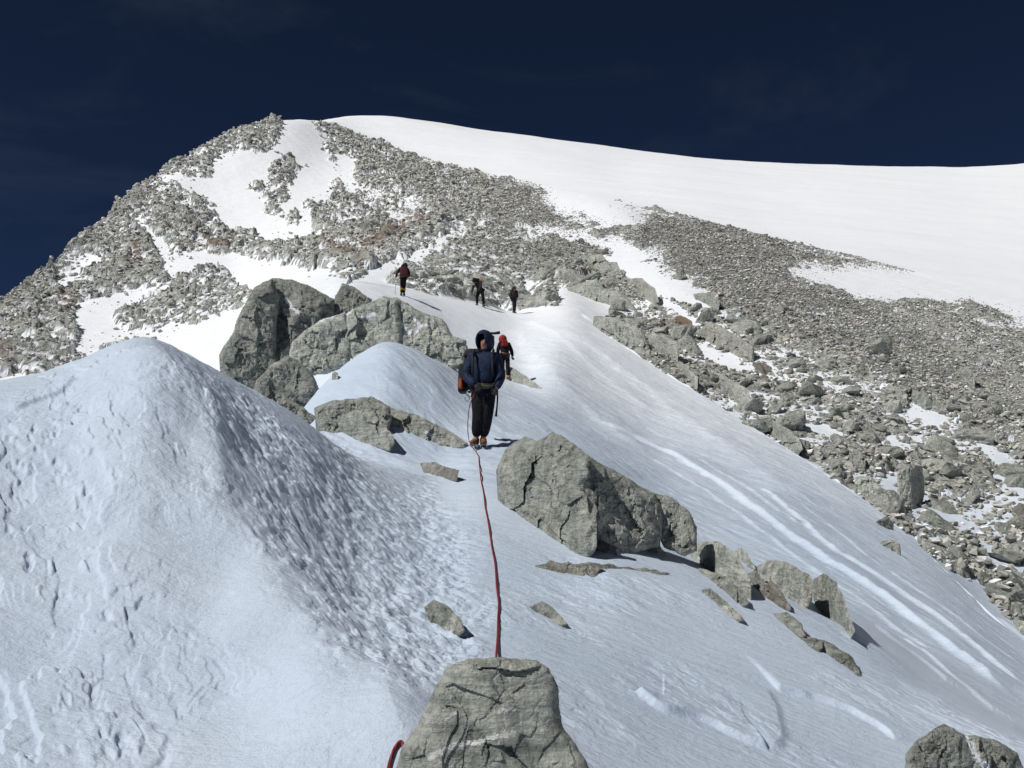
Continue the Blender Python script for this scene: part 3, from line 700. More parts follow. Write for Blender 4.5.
fringe = smooth(.08, .2, cov) * (1 - smooth(.5, .9, cov)) * inview * (krow < 10.99)
i1 = sow(inview * (krow < 10.99) * smooth(.12, .75, readmap(cover_soft, wpx, wpy)) * (.16 + .84 * rockp) * (cov > .03) * (1 - screez), 36000); d1 = RR[far].ravel()[i1]
s1 = (.08 + .50 * rngs.random(len(i1)) ** 4) * np.clip(d1 / 95, .55, 1.6)
stones_mesh('loose_rocks', i1, s1, SM, 'broken grey rocks covering the mountain side between snow patches', 1.0)
i2 = sow(inview * (krow < 10.99) * screez * (smooth(.05, .95, covs) ** 1.6 + .5 * rock_far) * (cov > .03) * (1 / (1 + (d0 := RR[far] / 70) ** .6)), 98000)
s2 = (.09 + .24 * rngs.random(len(i2)) ** 2.8) * (.55 + .45 * smooth(.2, .9, covs.ravel()[i2])) * np.clip(RR[far].ravel()[i2] / 75, .6, 1.4)
stones_mesh('scree', i2, s2, SMd, 'dark scree spread down the right side of the mountain', .7, .04)

rock_thing('boulder', [B([(390,800),(396,768),(402,747),(418,724),(434,689),(447,666),(467,659),(499,657),(537,660),(549,668),(558,686),(560,711),(563,727),(576,744),(586,760),(600,800)],
    r0=3.75, T=.42, lean=.28, seed=17, fa=.5, fs=.8, step=1.2, cuts=2, bury=.1, rough=.6, vein=[([(430,757),(450,747),(475,743),(497,736),(514,733)], 3.6), ([(446,719),(456,712)], 1.3), ([(497,712),(514,709)], 2.2)])],
    'large grey boulder at the near end of the rope with a white quartz vein', 'boulder', m=MR2)
OUT = 'grey outcrops in the snow'
rock_thing('rock_outcrop', [
    B([(496,470),(505,449),(525,436),(537,441),(552,432),(562,435),(590,456),(588,478),(580,488),(597,507),(597,527),(587,543),(562,546),(542,527),(517,511),(501,494)], T=.5, seed=12, cuts=5, lean=.3),
    B([(572,470),(583,452),(597,461),(615,470),(644,488),(656,494),(664,511),(660,531),(644,535),(619,539),(603,533),(590,511)], r0=8.9, r_slope=.006, T=.45, seed=21, cuts=6),
    B([(654,492),(673,498),(689,511),(697,527),(697,541),(685,546),(664,537),(656,523)], r0=9.2, T=.5, seed=22, cuts=5)],
    'biggest angular grey outcrop in the snow, right of the rope and below the standing climber', 'rock outcrop')
# tall outcrop left of the climbers, built of stacked blocks
rock_thing('rock_outcrop', [
    B([(219,355),(232,334),(240,313),(254,287),(272,278),(280,296),(276,330),(284,355),(270,373),(253,394),(235,380),(221,366)], r0=23.5, T=.4, seed=31, lean=.25, cuts=5),
    B([(262,290),(272,278),(291,279),(312,287),(335,299),(334,313),(321,320),(302,334),(288,345),(270,352),(262,320)], r0=24.2, T=.4, seed=32, lean=.25, cuts=5, snow=[([(286,299),(292,308),(299,313)], 2.2), ([(258,339),(268,343)], 2)]),
    B([(331,313),(335,296),(342,283),(355,287),(372,299),(368,312),(345,318)], r0=24.6, T=.5, seed=33, cuts=4),
    B([(252,396),(256,380),(270,365),(288,355),(305,366),(312,373),(320,391),(312,401),(295,403),(276,407)], r0=19.5, T=.45, seed=34, cuts=5),
    B([(270,406),(284,396),(300,405),(318,418),(318,428),(298,424),(280,415)], r0=17, T=.5, seed=35, cuts=4)],
    'tall jagged dark grey outcrop behind the left snow mound', 'rock outcrop', m=MR3)
rock_thing('rock_outcrop', [
    B([(288,362),(292,341),(305,330),(320,320),(345,312),(352,330),(350,356),(323,364),(302,366)], r0=22.6, T=.45, seed=41, lean=.5, cuts=5, snow=[([(318,322),(335,314),(351,308)], 2)]),
    B([(340,322),(351,310),(383,296),(397,300),(402,325),(397,347),(383,350),(355,357)], r0=22.8, T=.4, seed=42, lean=.5, cuts=5, snow=[([(362,318),(374,314)], 2.2),([(345,316),(352,309)], 2.0)]),
    B([(386,300),(397,297),(418,310),(443,319),(453,336),(466,340),(470,353),(455,359),(425,357),(397,349)], r0=23.0, T=.4, seed=43, lean=.5, cuts=5, snow=[([(395,312),(403,325),(411,334)], 2.4), ([(414,318),(420,326),(416,332)], 2.2), ([(420,326),(426,325)], 1.6)])],
    'broad pale stepped slab outcrop between the tall dark outcrop and the standing climber', 'rock outcrop', m=MR2)
rock_thing('rock_outcrop', [
    B([(314,408),(330,401),(372,396),(390,406),(392,420),(370,436),(337,433),(316,424)], T=.5, seed=51, cuts=5, lean=.5),
    B([(385,404),(396,409),(418,415),(446,429),(468,443),(460,449),(425,438),(388,430)], T=.5, seed=52, cuts=5, lean=.5, snow=[([(426,432),(432,436)], 2.2)]),
    B([(334,417),(355,410),(374,412),(392,433),(395,444),(362,442)], T=.5, seed=53, cuts=4)],
    'low grey outcrop tapering right towards the boots of the standing climber', 'rock outcrop')
rock_thing('rock_slab', [B([(499,362),(516,369),(530,379),(543,388),(530,389),(516,384),(502,376)], T=.5, seed=61, cuts=3, lean=.5)], 'long low rock slab just right of the climber in the red hood', 'rock')
rock_thing('stone', [B([(332,373),(335,371),(338,373),(338,378),(332,378)], T=.7, seed=62, cuts=2, bury=.3)], 'tiny stone alone on the small snow mound below the slab outcrop', 'stone')
rock_thing('rock', [B([(420,463),(436,462),(447,467),(459,470),(457,479),(440,477),(426,474)], T=.4, seed=63, cuts=4, lean=1.2, bury=.0, brown_=.25)], 'small dark flat rock in the snow just left of the rope below the climber', 'rock', m=MR3)
rock_thing('rock', [B([(424,607),(434,599),(450,607),(460,618),(465,631),(450,630),(431,618)], T=.5, seed=64, cuts=4, lean=.4)], 'rounded rock half buried in snow left of the rope', 'rock')
rock_thing('rock', [B([(529,607),(542,601),(554,608),(568,624),(550,619),(537,613)], T=.5, seed=65, cuts=3, lean=.8)], 'small pointed rock in the snow just right of the rope above the near boulder', 'rock')
rock_thing('rock', [B([(589,544),(603,541),(619,548),(618,555),(597,553)], T=.5, seed=66, cuts=3)], 'small rock at the foot of the biggest outcrop', 'rock')
rock_thing('rock', [B([(633,545),(644,536),(658,541),(667,556),(652,551),(640,549)], T=.5, seed=67, cuts=3)], 'curved small rock just below the right end of the biggest outcrop', 'rock')
rock_thing('rock_slab', [B([(533,566),(550,560),(574,564),(590,562),(603,566),(596,576),(578,580),(556,576)], T=.35, seed=68, cuts=3, lean=1.4, bury=0, rough=2, brown_=.2),
    B([(598,563),(623,567),(645,567),(671,573),(656,579),(628,575),(602,573)], T=.35, seed=69, cuts=3, lean=1.4, bury=0, rough=2)], 'flat streak of rock barely showing through the snow below the biggest outcrop', 'rock')
rock_thing('rock_outcrop', [B([(689,548),(703,541),(718,541),(736,552),(742,564),(751,580),(751,593),(742,591),(726,578),(710,570),(693,556)], T=.5, seed=271, cuts=1, lean=.4, fa=.6),
    B([(734,552),(738,547),(747,552),(756,568),(746,570)], T=.6, seed=72, cuts=3)], 'grey outcrop in the middle of the rock line running down right', 'rock outcrop', m=MR2)
rock_thing('rock_slab', [B([(693,591),(710,588),(726,601),(745,621),(726,616),(705,604)], T=.4, seed=73, cuts=3, lean=1.2, bury=0, rough=1.5)], 'thin tilted slab lying in the snow below the line of outcrops', 'rock')
rock_thing('rock_outcrop', [B([(757,566),(767,560),(787,562),(812,576),(812,593),(804,607),(787,599),(772,584),(762,580)], T=.45, seed=174, cuts=1),
    B([(759,589),(771,580),(783,593),(792,609),(779,607),(767,597)], T=.5, seed=75, cuts=4, brown_=.35)], 'double block with a brown front stone, left of the rounded upright boulder', 'rock outcrop')
rock_thing('rock', [B([(698,568),(712,572),(730,578),(744,592),(750,603),(736,600),(716,588)], T=.5, seed=281, cuts=1, lean=.8, rough=1.2)], 'low broken rock in front of the middle outcrop of the rock line', 'rock', m=MR3)
rock_thing('rock', [B([(748,573),(756,570),(764,580),(768,590),(757,588)], T=.6, seed=282, cuts=1)], 'small stone wedged between the middle outcrop and the double block', 'rock')
rock_thing('boulder', [B([(812,580),(824,573),(837,582),(845,601),(855,631),(837,622),(816,603)], T=.5, seed=276, cuts=1, lean=.3, fa=.5)], 'upright rounded boulder at the right end of the rock line', 'boulder', m=MR2)
rock_thing('rock_slab', [B([(773,613),(787,612),(802,624),(806,636),(793,634),(783,628)], T=.4, seed=77, cuts=3, lean=.7), B([(786,640),(800,634),(829,642),(853,657),(865,681),(849,677),(829,662),(800,648)], T=.5, seed=78, cuts=4, lean=.7)],
    'long dark slab slanting down right below the upright rounded boulder', 'rock', m=MR3)
rock_thing('boulder', [B([(903,790),(906,753),(919,738),(944,723),(964,734),(980,760),(984,790)], T=.45, seed=79, cuts=4, lean=.5), B([(958,736),(975,735),(997,740),(1018,753),(1034,790),(965,790)], T=.45, seed=80, cuts=4, lean=.5, snow=[([(966,738),(975,755),(988,768)], 4)])],
    'dark boulder streaked with snow at the bottom right corner', 'boulder')
# outcrops along the upper edge of the gully
G = 'outcrops along the far edge of the snow gully'
for i, (P, lab, m_, br) in enumerate([
 ([(581,264),(591,255),(602,254),(609,262),(617,262),(622,273),(624,288),(612,280),(597,272),(584,272)], 'topmost jagged outcrop at the head of the gully', MR, 0),
 ([(567,288),(584,282),(597,278),(604,288),(619,291),(630,301),(641,316),(627,315),(609,303),(584,298),(569,293)], 'long stepped outcrop under the topmost one at the head of the gully', MR, 0),
 ([(594,316),(612,317),(637,326),(645,335),(650,349),(637,353),(619,346),(602,332),(593,324)], 'broad outcrop at the top left corner of the boulder slope', MR, 0),
 ([(640,337),(648,334),(663,335),(678,342),(677,361),(660,355)], 'square block joined below the broad outcrop of the boulder slope', MR, 0),
 ([(673,362),(685,364),(698,377),(696,387),(683,379)], 'wedge of rock at the snow edge below the square block', MR, 0),
 ([(626,278),(642,278),(655,288),(659,302),(647,297),(632,287)], 'slanting outcrop alone in the snow between head of gully and scree', MR, 0),
 ([(561,273),(568,269),(576,270),(586,279),(580,285),(568,283)], 'rounded dark rock left of the topmost jagged outcrop', MR3, 0),
 ([(693,294),(711,292),(720,301),(718,309),(701,302)], 'rock block half under snow against the scree edge', MR3, 0),
 ([(671,318),(680,315),(692,321),(695,334),(678,327)], 'red-brown block near the middle of the upper boulder slope', MR, .8),
 ([(647,320),(655,317),(664,322),(662,329),(650,327)], 'small red-brown block left of the larger red-brown one', MR, .8),
 ([(696,331),(711,321),(729,331),(754,347),(754,359),(729,351),(703,341)], 'large ribbed outcrop right of the red-brown blocks', MR, .1),
 ([(678,340),(686,333),(695,340),(702,352),(690,356),(680,350)], 'block left of the large ribbed outcrop', MR, 0),
 ([(703,367),(724,375),(749,390),(750,405),(736,399),(716,387)], 'long slab slanting below the large ribbed outcrop', MR, 0),
 ([(758,417),(771,418),(785,427),(799,438),(803,450),(782,440)], 'long slab on the lower snow edge of the boulder slope', MR, 0),
 ([(849,455),(854,449),(860,449),(866,461),(863,472),(851,465)], 'blocky boulder standing up from the snow edge above a larger pair', MR3, 0),
 ([(854,484),(860,477),(870,475),(878,484),(884,492),(876,501),(863,495)], 'leaning boulder at the snow edge of the boulder slope', MR2, 0),
 ([(876,521),(887,515),(894,523),(893,529),(883,529)], 'single dark stone at the snow edge, lower right', MR3, 0),
 ([(880,542),(890,539),(900,544),(901,556),(887,551)], 'last separate stone on the snow edge, lower right', MR, 0),
 ([(897,473),(903,468),(910,466),(912,490),(907,512),(898,497)], 'left half of the split upright block on the boulder slope', MR2, 0),
 ([(910,470),(916,465),(923,468),(925,492),(912,509)], 'right half of the split upright block on the boulder slope', MR, 0),
 ([(954,373),(965,366),(976,375),(975,388),(962,388)], 'grey boulder against the lower edge of the scree, right side', MR, 0),
]):
    rock_thing('rock_outcrop', [B(P, T=.5, seed=100 + i, cuts=4, lean=.35, step=.8, brown_=br, bury=.2)], lab, 'rock outcrop', group=G, m=m_)

# ---- boulders one can count on the right-hand slope
BS = []
for k in range(14):
    V, F = hull_shape(300 + k, 18, .8, 2, .07)
    BS.append([np_mesh('boulder', V, F, {'vein': np.zeros(len(V)), 'snow': np.zeros(len(V)), 'brown': np.full(len(V), 0.35 if k == 9 else 0.0)}, mm_, smooth_=False) for mm_ in (MR, MR2)])
rb = random.Random(8)
zone = (cov > .35) & (px > 545) & (px < 1060) & (krow < 9.3) & inview
zone2 = (cov > .5) & (px > 395) & (px < 560) & (krow < 8.6)
placed = []
def lay(zmask, n, smin, smax, powr, near_bias):
    wgt = zmask * (1 / RR[far]) ** near_bias
    cand = sow(wgt, n * 12); got = 0
    for i in cand:
        x, y, z, r = fX.ravel()[i], fY.ravel()[i], fZ.ravel()[i], RR[far].ravel()[i]
        s_ = smin + (smax - smin) * rb.random() ** powr
        if any((x - a) ** 2 + (y - b) ** 2 < ((s_ + c) * .42) ** 2 for a, b, c, *_ in placed): continue
        placed.append((x, y, s_, z, r, px.ravel()[i], PY[far].ravel()[i])); got += 1
        if got >= n: break
lay(zone, 34, .95, 1.45, 1.0, .3)
lay(zone, 196, .36, .92, 1.5, 1.2)
lay(zone2, 50, .5, 1.2, 1.3, .5)
i3 = sow(zone * (cov > .3) * (1 / RR[far]) ** 1.2, 9000)
stones_mesh('rubble', i3, .08 + .30 * rngs.random(len(i3)) ** 2, SM3, 'small broken stones between the boulders of the right-hand slope', .8)
large = []
for (x, y, s_, z, r, qx, qy) in placed:
    k = rb.randrange(14); o = bpy.data.objects.new('boulder', BS[k][rb.random() < .35]); col.objects.link(o)
    o.location = (x, y, z + s_ * .08); o.scale = (s_ * rb.uniform(.6, .95), s_ * rb.uniform(.5, .8), s_ * rb.uniform(.32, .62))
    o.rotation_euler = (rb.gauss(0, .3), rb.gauss(0, .3) + (.35 if qx > 600 else 0), rb.uniform(0, 6.28))
    o['category'] = 'boulder'
    if qx < 560: o['label'] = 'grey boulder on the stony crest behind the distant climbers'; o['group'] = 'boulders on the crest behind the climbers'
    elif s_ >= .95: large.append((o, x, y, z, qx, qy)); o['group'] = 'large boulders on the right-hand slope'
    else: o['label'] = 'small angular boulder strewn on the slope right of the snow gully'; o['group'] = 'small boulders on the right-hand slope'


SHORT = {'topmost jagged': 'the topmost jagged outcrop', 'long stepped': 'the long stepped outcrop', 'broad outcrop at': 'the broad corner outcrop', 'wedge of rock': 'the wedge at the snow edge', 'slanting outcrop': 'the lone slanting outcrop',
 'large ribbed': 'the large ribbed outcrop', 'long slab slanting below': 'the slab below the ribbed outcrop', 'long slab on': 'the long slab on the snow edge', 'blocky boulder': 'the blocky snow-edge boulder', 'left half': 'the split upright block', 'last separate': 'the last snow-edge stone', 'grey boulder against': 'the grey scree-edge boulder', 'rock block half': 'the half-buried scree-edge block'}
anc = []
for lab, b_ in ANCHORS:
    for k, v in SHORT.items():
        if lab.startswith(k): u_, w_ = project(b_[0], b_[1], b_[2] + .4); anc.append((v, float(u_), float(w_)))
rel = {}
for o, x, y, z, qx, qy in large:
    qx, qy = project(x, y, z + .3)
    v, u_, w_ = min(anc, key=lambda a: (a[1] - qx) ** 2 + (a[2] - qy) ** 2)
    dx, dy = qx - u_, qy - w_
    side = ('right of' if dx > 0 else 'left of') if abs(dx) > abs(dy) else ('below' if dy > 0 else 'above')
    rel.setdefault((v, side), []).append((math.hypot(dx, dy), o))
ORD = ['nearest', 'second', 'third', 'fourth', 'fifth', 'sixth', 'seventh', 'eighth', 'ninth', 'tenth', 'eleventh', 'twelfth', 'thirteenth']
for (v, side), lst in rel.items():
    lst.sort(key=lambda q: q[0])
    for i, (_, o) in enumerate(lst): o['label'] = '%s large loose boulder %s %s' % (ORD[min(i, 12)], side, v)
# ------------------------------------------------------------------ climbers and their gear
def cloth(name, c, rough=.75, sheen=0.0):
    m, t, b = mat(name, rough, .25)
    tc = N(t, 'ShaderNodeTexCoord'); n = N(t, 'ShaderNodeTexNoise', Scale=9.0, Detail=4.0); L(t, tc.outputs['Object'], n.inputs[0])
    L(t, ramp(t, n.outputs[0], [(.3, tuple(v * .7 for v in c)), (.7, tuple(min(1, v * 1.25) for v in c))]), b.inputs['Base Color'])
    n2 = N(t, 'ShaderNodeTexNoise', Scale=5.0, Detail=3.0, Distortion=1.2); L(t, tc.outputs['Object'], n2.inputs[0])
    bp = N(t, 'ShaderNodeBump', Strength=.9, Distance=.05); L(t, n2.outputs[0], bp.inputs['Height']); L(t, bp.outputs[0], b.inputs['Normal'])
    return m
C_navy = cloth('navy_down_fabric', (.006, .015, .042)); C_black = cloth('black_shell_fabric', (.006, .006, .009), .9); C_skin = cloth('skin', (.36, .17, .12), .5)
C_orange = cloth('orange_fabric', (.26, .055, .015)); C_red = cloth('red_fabric', (.26, .018, .02)); C_yellow = cloth('yellow_fabric', (.40, .25, .02))
C_maroon = cloth('maroon_fabric', (.055, .014, .018)); C_brown = cloth('rust_fabric', (.26, .11, .045)); C_boot = cloth('boot_leather', (.13, .055, .02)); C_char = cloth('charcoal_fabric', (.018, .019, .022))
C_metal, _, _b = mat('brushed_metal', .35, .5); _b.inputs['Base Color'].default_value = (.35, .38, .42, 1); _b.inputs['Metallic'].default_value = 1
C_strap = cloth('grey_green_webbing', (.06, .065, .045)); C_hair = cloth('dark_hair', (.03, .02, .015))
def skin(name, V, E, m, parent, sub=2, root=0):
    """V: list of (x, y, z, radius); E: edges. one continuous tapered surface"""
    bm = bmesh.new(); ly = bm.verts.layers.skin.verify(); vs = []
    for i, (x, y, z, r) in enumerate(V):
        v = bm.verts.new((x, y, z)); rr = r if isinstance(r, tuple) else (r, r)
        v[ly].radius = rr; v[ly].use_root = (i == root); vs.append(v)
    for a, b in E: bm.edges.new((vs[a], vs[b]))
    me = bpy.data.meshes.new(name); bm.to_mesh(me); bm.free(); me.materials.append(m)
    o = link(name, me, parent); s = o.modifiers.new('skin', 'SKIN'); s.use_smooth_shade = True
    if sub: ss = o.modifiers.new('subdivision', 'SUBSURF'); ss.levels = sub; ss.render_levels = sub
    return o
def rbox(name, c, s, m, parent, taper=.85, bev=.35, rot=None, sub=2):
    bm = bmesh.new(); bmesh.ops.create_cube(bm, size=1.0)
    for v in bm.verts:
        k = taper if v.co.z > 0 else 1.0; v.co = Vector((v.co.x * s[0] * k, v.co.y * s[1] * k, v.co.z * s[2]))
    bmesh.ops.bevel(bm, geom=bm.edges[:], offset=min(s) * bev, segments=3, affect='EDGES', profile=.6)
    if rot: bmesh.ops.rotate(bm, verts=bm.verts, cent=(0, 0, 0), matrix=Euler(rot).to_matrix())
    bmesh.ops.translate(bm, verts=bm.verts, vec=c)
    for f in bm.faces: f.smooth = True
    me = bpy.data.meshes.new(name); bm.to_mesh(me); bm.free(); me.materials.append(m)
    return link(name, me, parent)
def tube(name, pts, r, m, parent=None, seg=8, **kw):
    """swept round tube with closed ends"""
    P = [Vector(p) for p in pts]; bm = bmesh.new(); rings = []
    for i, p in enumerate(P):
        t = (P[min(i + 1, len(P) - 1)] - P[max(i - 1, 0)]).normalized()
        a = t.cross(Vector((0, 0, 1)) if abs(t.z) < .9 else Vector((1, 0, 0))).normalized(); b = t.cross(a)
        rr = r[i] if isinstance(r, (list, tuple)) else r
        rings.append([bm.verts.new(p + (a * math.cos(q * 6.2832 / seg) + b * math.sin(q * 6.2832 / seg)) * rr) for q in range(seg)])
    for u, v in zip(rings[:-1], rings[1:]):
        for q in range(seg): bm.faces.new((u[q], u[(q + 1) % seg], v[(q + 1) % seg], v[q]))
    bm.faces.new(rings[0][::-1]); bm.faces.new(rings[-1])
    bmesh.ops.recalc_face_normals(bm, faces=bm.faces)
    for f in bm.faces: f.smooth = True
    me = bpy.data.meshes.new(name); bm.to_mesh(me); bm.free(); me.materials.append(m)
    return link(name, me, parent, **kw)
def lerp3(a, b, t): return tuple(a[i] + (b[i] - a[i]) * t for i in range(3))
def glove(parent, wrist, d, side, m, name='glove'):
    """palm, four unequal curled fingers and a thumb leaving the side of the palm near the wrist"""
    w = Vector(wrist); d = Vector(d).normalized(); sdir = d.cross(Vector((0, -1, 0))).normalized() * side; nrm = d.cross(sdir)
    V = [(*w, .034), (*(w + d * .05), (.042, .03))]; E = [(0, 1)]
    for k, (o_, ln) in enumerate(((-.034, .066), (-.011, .078), (.012, .073), (.034, .055))):
        base = w + d * .09 + sdir * o_; V.append((*base, .016)); E.append((1, len(V) - 1))
        V.append((*(base + d * ln * .55 + nrm * .012), .014)); E.append((len(V) - 2, len(V) - 1))
        V.append((*(base + d * ln * .85 + nrm * .038), .012)); E.append((len(V) - 2, len(V) - 1))
    b = w + d * .03 - sdir * .038; V.append((*b, .016)); E.append((0, len(V) - 1))
    V.append((*(b + d * .04 - sdir * .03 + nrm * .012), .014)); E.append((len(V) - 2, len(V) - 1))
    return skin(name, V, E, m, parent, 1)
def person(loc, rz, H, pose, look, label, group='climbers on the ridge', scale=1.0):
    J = dict(pel=(0, 0, .95), ch=(0, .0, 1.33), nk=(0, -.01, 1.50), hd=(0, -.03, 1.63), shL=(-.19, .0, 1.42), shR=(.19, .0, 1.42),
             elL=(-.29, .02, 1.14), elR=(.29, .02, 1.14), haL=(-.25, -.14, .93), haR=(.25, -.14, .93),
             hpL=(-.09, 0, .90), hpR=(.09, 0, .90), knL=(-.10, -.03, .50), knR=(.10, -.03, .50), anL=(-.10, .03, .10), anR=(.10, .03, .10))
    J.update(pose)
    root = link('person', None, label=label, category='person', group=group); root.location = loc; root.rotation_euler = (0, 0, rz); root.scale = (H / 1.8,) * 3
    g = lambda k, r: (*J[k], r)
    top = tuple(J['hd'][i] + (J['hd'][i] - J['nk'][i]) * .55 for i in range(3))
    toe = {s: (J['an' + s][0] + (.03 if s == 'R' else -.02), J['an' + s][1] - .17, J['an' + s][2] - .06) for s in 'LR'}
    V = [g('pel', .13), g('ch', (.16, .12)), g('nk', .058), g('hd', (.078, .092)), (*top, .07),
         g('shL', .065), g('elL', .045), g('haL', .03), g('shR', .065), g('elR', .045), g('haR', .03),
         g('hpL', .09), g('knL', .06), g('anL', .042), (*toe['L'], .035), g('hpR', .09), g('knR', .06), g('anR', .042), (*toe['R'], .035)]
    E = [(0, 1), (1, 2), (2, 3), (3, 4), (1, 5), (5, 6), (6, 7), (1, 8), (8, 9), (9, 10), (0, 11), (11, 12), (12, 13), (13, 14), (0, 15), (15, 16), (16, 17), (17, 18)]
    # nose on the front of the head
    hd = J['hd']; V.append((hd[0], hd[1] - .10, hd[2] - .005, .014)); E.append((3, 19))
    skin('body', V, E, C_skin, root)
    jm, tm, gm, bm_, hm = look['jacket'], look['trousers'], look['gloves'], look['boots'], look['hood']
    k = look.get('puff', 1.0)
    mid = lerp3(J['pel'], J['ch'], .5); hem = (J['pel'][0], J['pel'][1], J['pel'][2] - .03)
    V = [(*hem, (.175 * k, .145 * k)), (*mid, (.185 * k, .155 * k)), g('ch', (.205 * k, .165 * k)), (*lerp3(J['ch'], J['nk'], .8), .10),
         g('shL', .10 * k), g('elL', .078 * k), (*lerp3(J['elL'], J['haL'], 1.0), .052), g('shR', .10 * k), g('elR', .078 * k), (*lerp3(J['elR'], J['haR'], 1.0), .052)]
    jk = skin('jacket', V, [(0, 1), (1, 2), (2, 3), (2, 4), (4, 5), (5, 6), (2, 7), (7, 8), (8, 9)], jm, root)
    ty = look.get('baggy', 1.0)
    V = [g('pel', (.165, .14)), g('hpL', .115 * ty), g('knL', .088 * ty), (*lerp3(J['knL'], J['anL'], .5), .082 * ty), (*lerp3(J['knL'], J['anL'], .93), .07), g('hpR', .115 * ty), g('knR', .088 * ty), (*lerp3(J['knR'], J['anR'], .5), .082 * ty), (*lerp3(J['knR'], J['anR'], .93), .07)]
    skin('trousers', V, [(0, 1), (1, 2), (2, 3), (3, 4), (0, 5), (5, 6), (6, 7), (7, 8)], tm, root)
    for s in 'LR':
        a = J['an' + s]; t_ = toe[s]
        bo = skin('boot', [(a[0], a[1] + .02, a[2] + .06, .066), (a[0], a[1] + .05, a[2] - .05, .055), (*lerp3(a, t_, .6)[:2], t_[2] + .01, (.062, .05)), (t_[0], t_[1] - .03, t_[2] + .005, (.058, .042))], [(0, 1), (1, 2), (2, 3)], bm_, root, 2)
        bmc = bmesh.new()                            # crampon: frame and downward points
        for q in range(5):
            for sx in (-.045, .045):
                px_, py_ = a[0] + (t_[0] - a[0]) * q / 4 + sx, a[1] + .06 + (t_[1] - .08 - a[1]) * q / 4
                mm_ = Matrix.Translation((px_, py_, a[2] - .112)) @ Matrix.Rotation(math.pi, 4, 'X'); bmesh.ops.create_cone(bmc, cap_ends=True, segments=4, radius1=.011, radius2=.001, depth=.04, matrix=mm_)
                if sx < 0: bmesh.ops.create_cube(bmc, size=1, matrix=Matrix.Translation((px_ + .045, py_, a[2] - .094)) @ Matrix.Diagonal((.11, .016, .008, 1)))
        bmesh.ops.create_cube(bmc, size=1, matrix=Matrix.Translation(((a[0] + t_[0]) / 2, (a[1] + t_[1]) / 2, a[2] - .09)) @ Matrix.Diagonal((.03, .28, .008, 1)))
        me = bpy.data.meshes.new('crampon'); bmc.to_mesh(me); bmc.free(); me.materials.append(C_metal); link('crampon', me, bo)
        if look.get('gaiter'):
            skin('gaiter', [(*lerp3(J['kn' + s], a, .22), .098), (*lerp3(J['kn' + s], a, .42), .094), (*lerp3(J['kn' + s], a, .62), .088)], [(0, 1), (1, 2)], look['gaiter'], root)
        hand = J['ha' + s]; el = J['el' + s]; glove(root, hand, [hand[i] - el[i] for i in range(3)], 1 if s == 'L' else -1, gm)
    # hood: a shell open at the face
    bmh = bmesh.new(); bmesh.ops.create_uvsphere(bmh, u_segments=24, v_segments=18, radius=1)
    up = Vector(J['hd']) - Vector(J['nk']); up.normalize()
    fwd = Vector(look.get('face', (0, -1, 0))).normalized()
    dele = [v for v in bmh.verts if v.co.y < -.62 and -.7 < v.co.z < .42 and abs(v.co.x) < .46]
    bmesh.ops.delete(bmh, geom=dele, context='VERTS')
    hs = look.get('hood_size', (.135, .15, .17))
    q = fwd.to_track_quat('-Y', 'Z').to_matrix()
    for v in bmh.verts:
        c = Vector((v.co.x * hs[0], v.co.y * hs[1], v.co.z * hs[2])); c.z += .03 * max(0, -v.co.y)
        v.co = q @ c + Vector(J['hd']) + Vector((0, .015, .025))
    for f in bmh.faces: f.smooth = True
    me = bpy.data.meshes.new('hood'); bmh.to_mesh(me); bmh.free(); me.materials.append(hm); ho = link('hood', me, root)
    so_ = ho.modifiers.new('thickness', 'SOLIDIFY'); so_.thickness = .012
    if look.get('eyes', True):
        for sx in (-.033, .033): rbox('eye', (hd[0] + sx, hd[1] - .094, hd[2] + .025), (.028, .012, .014), C_black, root, 1)
        rbox('mouth', (hd[0], hd[1] - .092, hd[2] - .05), (.045, .010, .010), C_maroon, root, 1)
    return root, J
def ground(px_, py_): r = hit(px_, py_, zz=ZF); return Vector(world(px_, py_, r)), r
ZF = Z.astype(np.float64)
def drop(px_, r):
    a, _ = az_tan(px_, 300); j = int(np.clip(np.searchsorted(azc, a), 1, NC - 1)); z = float(np.interp(r, RR[:, j], ZF[:, j]))
    return Vector((r * math.sin(a), r * math.cos(a), z))
# ---- 1 the standing climber on the rope
g0, r0 = ground(480, 447)
H1 = 114 / FPX * r0 / 1.0 * 1.045
look = dict(jacket=C_navy, trousers=C_black, gloves=C_char, boots=C_boot, hood=C_navy, puff=1.14, baggy=1.25, hood_size=(.145, .16, .185), face=(-.45, -1, -.15))
p1, J1 = person(g0, R(-4), H1, dict(pel=(.05, 0, .93), ch=(.06, .02, 1.30), nk=(.07, 0, 1.47), hd=(.07, -.04, 1.60), shL=(-.14, .01, 1.38), shR=(.24, .01, 1.38), elL=(-.22, -.02, 1.08), elR=(.32, .0, 1.08),
    haL=(-.06, -.20, .92), haR=(.26, -.16, .86), hpL=(-.03, 0, .88), hpR=(.13, 0, .88), knL=(-.01, -.05, .48), knR=(.10, -.04, .48), anL=(-.07, .03, .115), anR=(.04, .05, .115)), look,
    'nearest climber, standing on the red rope in a hooded navy jacket and black trousers')
